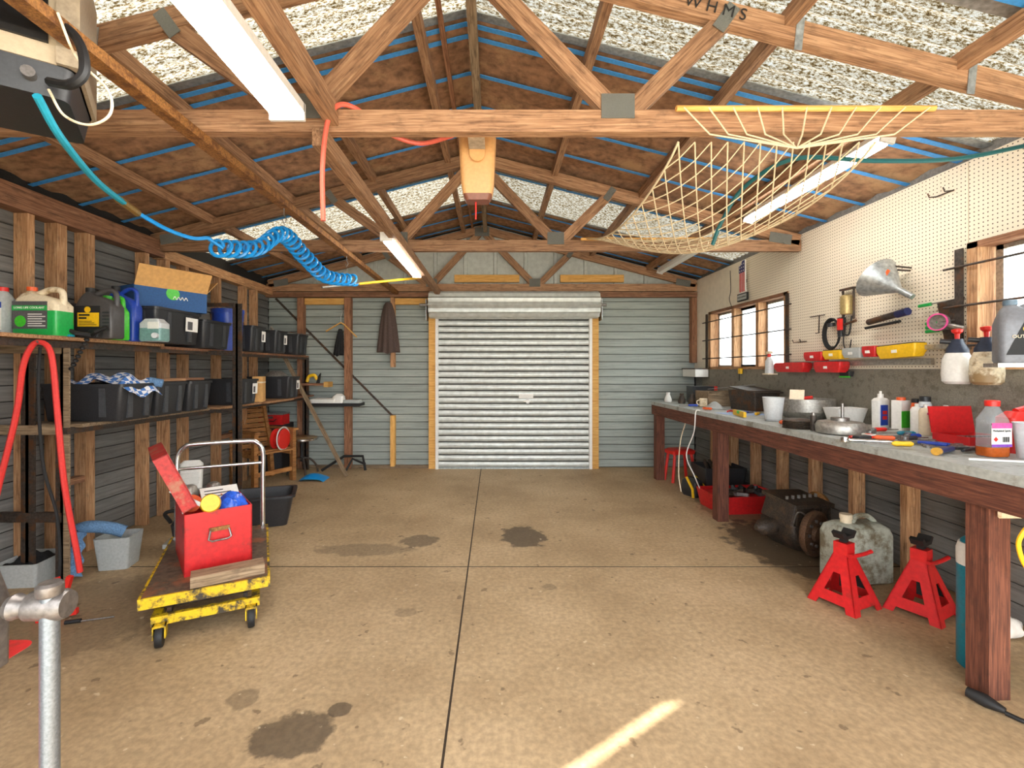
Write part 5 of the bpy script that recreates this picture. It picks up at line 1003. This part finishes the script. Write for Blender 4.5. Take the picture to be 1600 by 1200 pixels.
caulk(3.88, 1.475, .22, M_RED, 'small red case on top of the rail beside yellow one'); caulk(3.66, 1.485, .2, M_YELP, 'small yellow case on top of rail between red and grey'); caulk(3.46, 1.49, .18, M_TUB, 'grey case on the rail between yellow and red cases'); caulk(3.30, 1.495, .12, M_RED, 'short red case on rail beside the long yellow case'); caulk(3.08, 1.49, .30, M_YELP, 'long yellow case at the near end of the rail', -.05, .085)
o = MB().b(-.12, .12, -.05, -.0, -.014, .014).build('saw_blades', M_ALU, None, (WX - .01, 2.87, 1.51), (0, 0, -PI / 2), False); tag(o, 'bundle of steel blades beside the long yellow case', 'blades')
t = wall_thing('green_tool', 'green and black tool hanging under the red cases', 'tool', 3.62, 1.335); MB().loft([(-.022, .05, .02, .012, 0, -.03), (.02, .055, .025, .012, 0, -.03)]).build('body', M_BLACKP, t); MB().b(-.04, .065, -.058, -.05, -.03, -.018).build('green_grip', M_GREENP, t, smooth=False)
t = wall_thing('spray_bottle', 'trigger spray bottle with red collar at the window corner', 'spray bottle', 4.5, 1.33); t.location.x -= .06; MB().loft([(0, .04, .03, .02, 0, -.05), (.12, .035, .028, .02, 0, -.05), (.16, .014, .014, .014, 0, -.05)]).build('bottle', M_CLEAR, t); MB().lathe([(.016, .16), (.016, .19)], 12, (0, -.05, 0)).build('collar', M_REDP, t); MB().b(-.05, .03, -.065, -.035, .19, .215).build('trigger_head', M_CREAM, t, smooth=False); MB().b(-.05, .05, -.09, 0, -.012, 0).build('ledge', M_CREAM, t, smooth=False)
# grinder lead / trouble lamp / pump / funnel
t = wall_thing('coiled_cable', 'coil of dark cable hung on the pegboard', 'cable', 3.78, 1.66)
for k, r in enumerate((.1, .108, .115)): MB().tube([(r * math.cos(a) * .8, -.02 - k * .008, r * math.sin(a) * 1.1) for a in [q * PI / 12 for q in range(24)]], .007, 6, True).build('loop', M_BLACK, t)
MB().cyl((0, -.03, .06), (0, -.035, .09), .03).build('plug', M_BLACKP, t)
t = wall_thing('air_tool', 'red and black trigger tool beside the coiled cable', 'air tool', 3.66, 1.72); MB().loft([(-.09, .02, .02, .01, 0, -.04), (.02, .03, .025, .02, 0, -.04), (.06, .02, .02, .01, 0, -.04)]).build('grip', M_BLACKP, t); MB().b(.0, .03, -.075, -.05, -.04, .05).build('trigger', M_REDP, t, smooth=False); MB().cyl((.02, -.04, .0), (.16, -.05, .02), .01).build('barrel', M_DARKST, t)
t = wall_thing('foot_pump', 'small brass and black foot pump hung by its hose', 'pump', 3.60, 1.88)
for x in (-.055, .055): MB().cyl((x, -.03, -.12), (x, -.03, .12), .008).build('frame_bar', M_DARKST, t)
MB().lathe([(.038, -.08), (.042, -.07), (.042, .06), (.03, .07)], 18, (0, -.045, 0)).build('cylinder', plain('aged_brass', (186, 164, 112), .4, .5), t); MB().b(-.07, .07, -.05, -.02, .11, .125).build('top_bar', M_DARKST, t, smooth=False); MB().tube(curve_pts([(-.03, -.04, -.08), (-.04, -.05, -.2), (.03, -.05, -.24), (.06, -.05, -.1)]), .006).build('hose', M_BLACK, t); MB().tube(curve_pts([(-.03, -.03, -.1), (-.05, -.03, -.3), (.0, -.03, -.38), (.03, -.03, -.28)]), .004).build('hose', M_BLACK, t)
t = wall_thing('funnel', 'large galvanised funnel hung sideways on a pegboard hook', 'funnel', 3.09, 1.95)
fz = MB().lathe([(.018, -.2), (.02, -.1), (.135, .08), (.14, .085), (.13, .08), (.016, -.1)], 28).build('cone', M_STEEL, t, (-.02, -.15, .0), (0, -.95, .2)); MB().b(-.02, .02, -.002, .002, -.01, .01).build('sticker', M_ORANGE, fz, (.075, -.05, .0))
MB().cyl((.0, 0, .1), (-.02, -.14, .12), .006).build('hook', M_DARKST, t); MB().cyl((-.12, -.06, .115), (.1, -.1, .06), .006).build('rod', M_DARKST, t)
t = wall_thing('grease_gun', 'dark grey grease gun under the hanging funnel', 'grease gun', 3.22, 1.735); MB().cyl((-.16, -.05, -.02), (.14, -.05, .02), .022).build('barrel', M_DARKST, t); MB().cyl((.08, -.05, .01), (.16, -.05, .02), .026).build('head', plain('navy_head', (30, 40, 90), .4), t); MB().cyl((-.2, -.04, -.06), (.1, -.05, -.04), .01).build('lever', M_BLACK, t)
for k, (y, z) in enumerate(((2.95, 1.78), (2.9, 1.66), (2.9, 1.635), (2.9, 1.61))):
    t = wall_thing('green_screwdriver', 'green handled screwdriver held flat on the pegboard', 'screwdriver', y, z); t['group'] = 'green screwdrivers on the pegboard'; MB().cyl((-.05, -.03, 0), (.03, -.03, .003), .011, 10).build('grip', M_GREENL, t); MB().cyl((.03, -.03, .003), (.13, -.03, .008), .004, 8).build('shaft', M_IRON, t)
t = wall_thing('steel_scraper', 'tapered dark steel plate hung beside the second window', 'scraper', 2.82, 1.66); MB().prism([(-.08, .13), (.09, .14), (.03, -.12), (-.03, -.12)], -.012, -.008, 'y').build('plate', M_DARKST, t, smooth=False)
t = wall_thing('headlamp', 'silver round lamp with pink ring in front of the plate', 'lamp', 2.85, 1.66); MB().lathe([(.03, 0), (.05, .02), (.052, .05), (.045, .05), (.03, .012)], 22).build('shell', M_ALU, t, (0, -.02, 0), (PI / 2, 0, .3)); MB().lathe([(.046, .05), (.054, .05), (.054, .058), (.046, .058)], 22, ring=True).build('ring', M_PINK, t, (0, -.02, 0), (PI / 2, 0, .3)); MB().cyl((.05, -.04, -.02), (.14, -.03, -.05), .014).build('handle', M_ALU, t)
# pump sprayers hung below window 2
for k, (y, dirty, lab) in enumerate(((2.67, False, 'clean white pump sprayer hung on the splash panel'), (2.51, True, 'stained pump sprayer hung beside the clean one'))):
    t = thing('pump_sprayer', lab, 'pump sprayer', (WX - .115, y, 1.285), (0, 0, -PI / 2 + .3), 'pump sprayers')
    MB().lathe([(.05, 0), (.066, .015), (.07, .06), (.066, .14), (.05, .18), (.03, .2)], 24).build('tank', plain('stained_tank', (222, 208, 178), .5, dirt=(150, 122, 84), dirt_amt=.4) if dirty else M_WHITE, t); MB().lathe([(.052, .18), (.05, .2), (.03, .24), (.026, .26)], 18).build('collar', plain('navy_cap', (40, 50, 70), .4), t); MB().cyl((0, -.0, .24), (-.06, -.04, .25), .014).build('nozzle', M_BLACKP, t); MB().lathe([(.01, .25), (.012, .29), (.024, .3), (.026, .315), (.012, .32)], 16).build('plunger', M_REDP, t)
    MB().b(-.01, .01, .03, .11, .2, .22).build('hook', M_IRON, t, smooth=False)
# grey bottle on the sill, sign
j = handle_jug('outboard_oil', 'grey oil bottle with black triangular label on the sill', (XR - .2, 2.25, 1.40), .22, .11, .31, M_JUGGREY, plain('slate_cap', (96, 116, 132), .4), -.5)
lb = MB().prism([(-.09, .04), (.07, .04), (-.02, .22)], -.0575, -.055, 'y').build('label', M_INK, j, smooth=False); MB().cyl((-.015, -.0575, .165), (-.015, -.0585, .165), .018, 18).build('emblem', M_YELP, lb); text('label_text', 'OUTBOARD', .022, M_CREAM, lb, (-.01, -.0585, .128), FACE)
for k in range(3): MB().b(-.0, .05 - k * .01, -.0585, -.0574, .055 + k * .012, .059 + k * .012).build('print_line', M_CREAM, lb, smooth=False)
MB().b(-.12, .12, -.06, .1, -.02, 0).build('ledge', M_ALU, j, smooth=False)
t = wall_thing('tin_sign', 'small black sign with red AFTE lettering under the sill', 'sign', 2.21, 1.295); MB().b(-.14, .14, -.012, -.004, -.045, .06).build('plate', M_BLACKP, t, smooth=False); text('sign_text', 'AFTE', .045, M_REDP, t, (-.06, -.0125, .03), FACE); text('sign_text', 'COPPER', .02, M_TUB, t, (-.04, -.0125, -.03), FACE)
def peg_hook(y, z, label):
    t = wall_thing('peg_hook', label, 'hook', y, z)
    for x in (-.05, .05): MB().tube([(x, 0, 0), (x, -.05, -.005), (x, -.06, .02)], .004, 6).build('prong', M_DARKST, t)
    MB().cyl((-.06, -.004, 0), (.06, -.004, 0), .004, 6).build('rail', M_DARKST, t)
peg_hook(2.86, 2.46, 'double wire hook high on the pegboard under the roof'); peg_hook(4.18, 1.62, 'double wire hook low on the pegboard by the window')
t = wall_thing('wire_bracket', 'bent wire bracket on pegboard above the coiled cable', 'hook', 3.98, 1.80); MB().cyl((-.09, -.006, .03), (.09, -.006, .03), .004, 6).build('rail', M_DARKST, t); MB().tube([(.03, -.01, .03), (.03, -.015, -.12), (.0, -.02, -.12)], .005, 6).build('drop_wire', M_DARKST, t)
t = wall_thing('dangling_flex', 'thin black cord dangling from a hook near the sign', 'cord', 5.42, 2.2); MB().tube(curve_pts([(0, -.02, .33), (.01, -.02, .1), (-.02, -.02, 0), (.03, -.02, -.1)]), .004, 6).build('flex', M_BLACK, t)
t = thing('folded_box', 'white painted box on the splash panel at the far corner', 'box', (2.72, 6.2, 1.27)); MB().b(-.1, .07, -.2, .2, 0, .1).build('box', M_WHITE, t, smooth=False); MB().b(-.11, .075, -.21, .21, .1, .115).build('lid', M_DARKST, t, smooth=False)
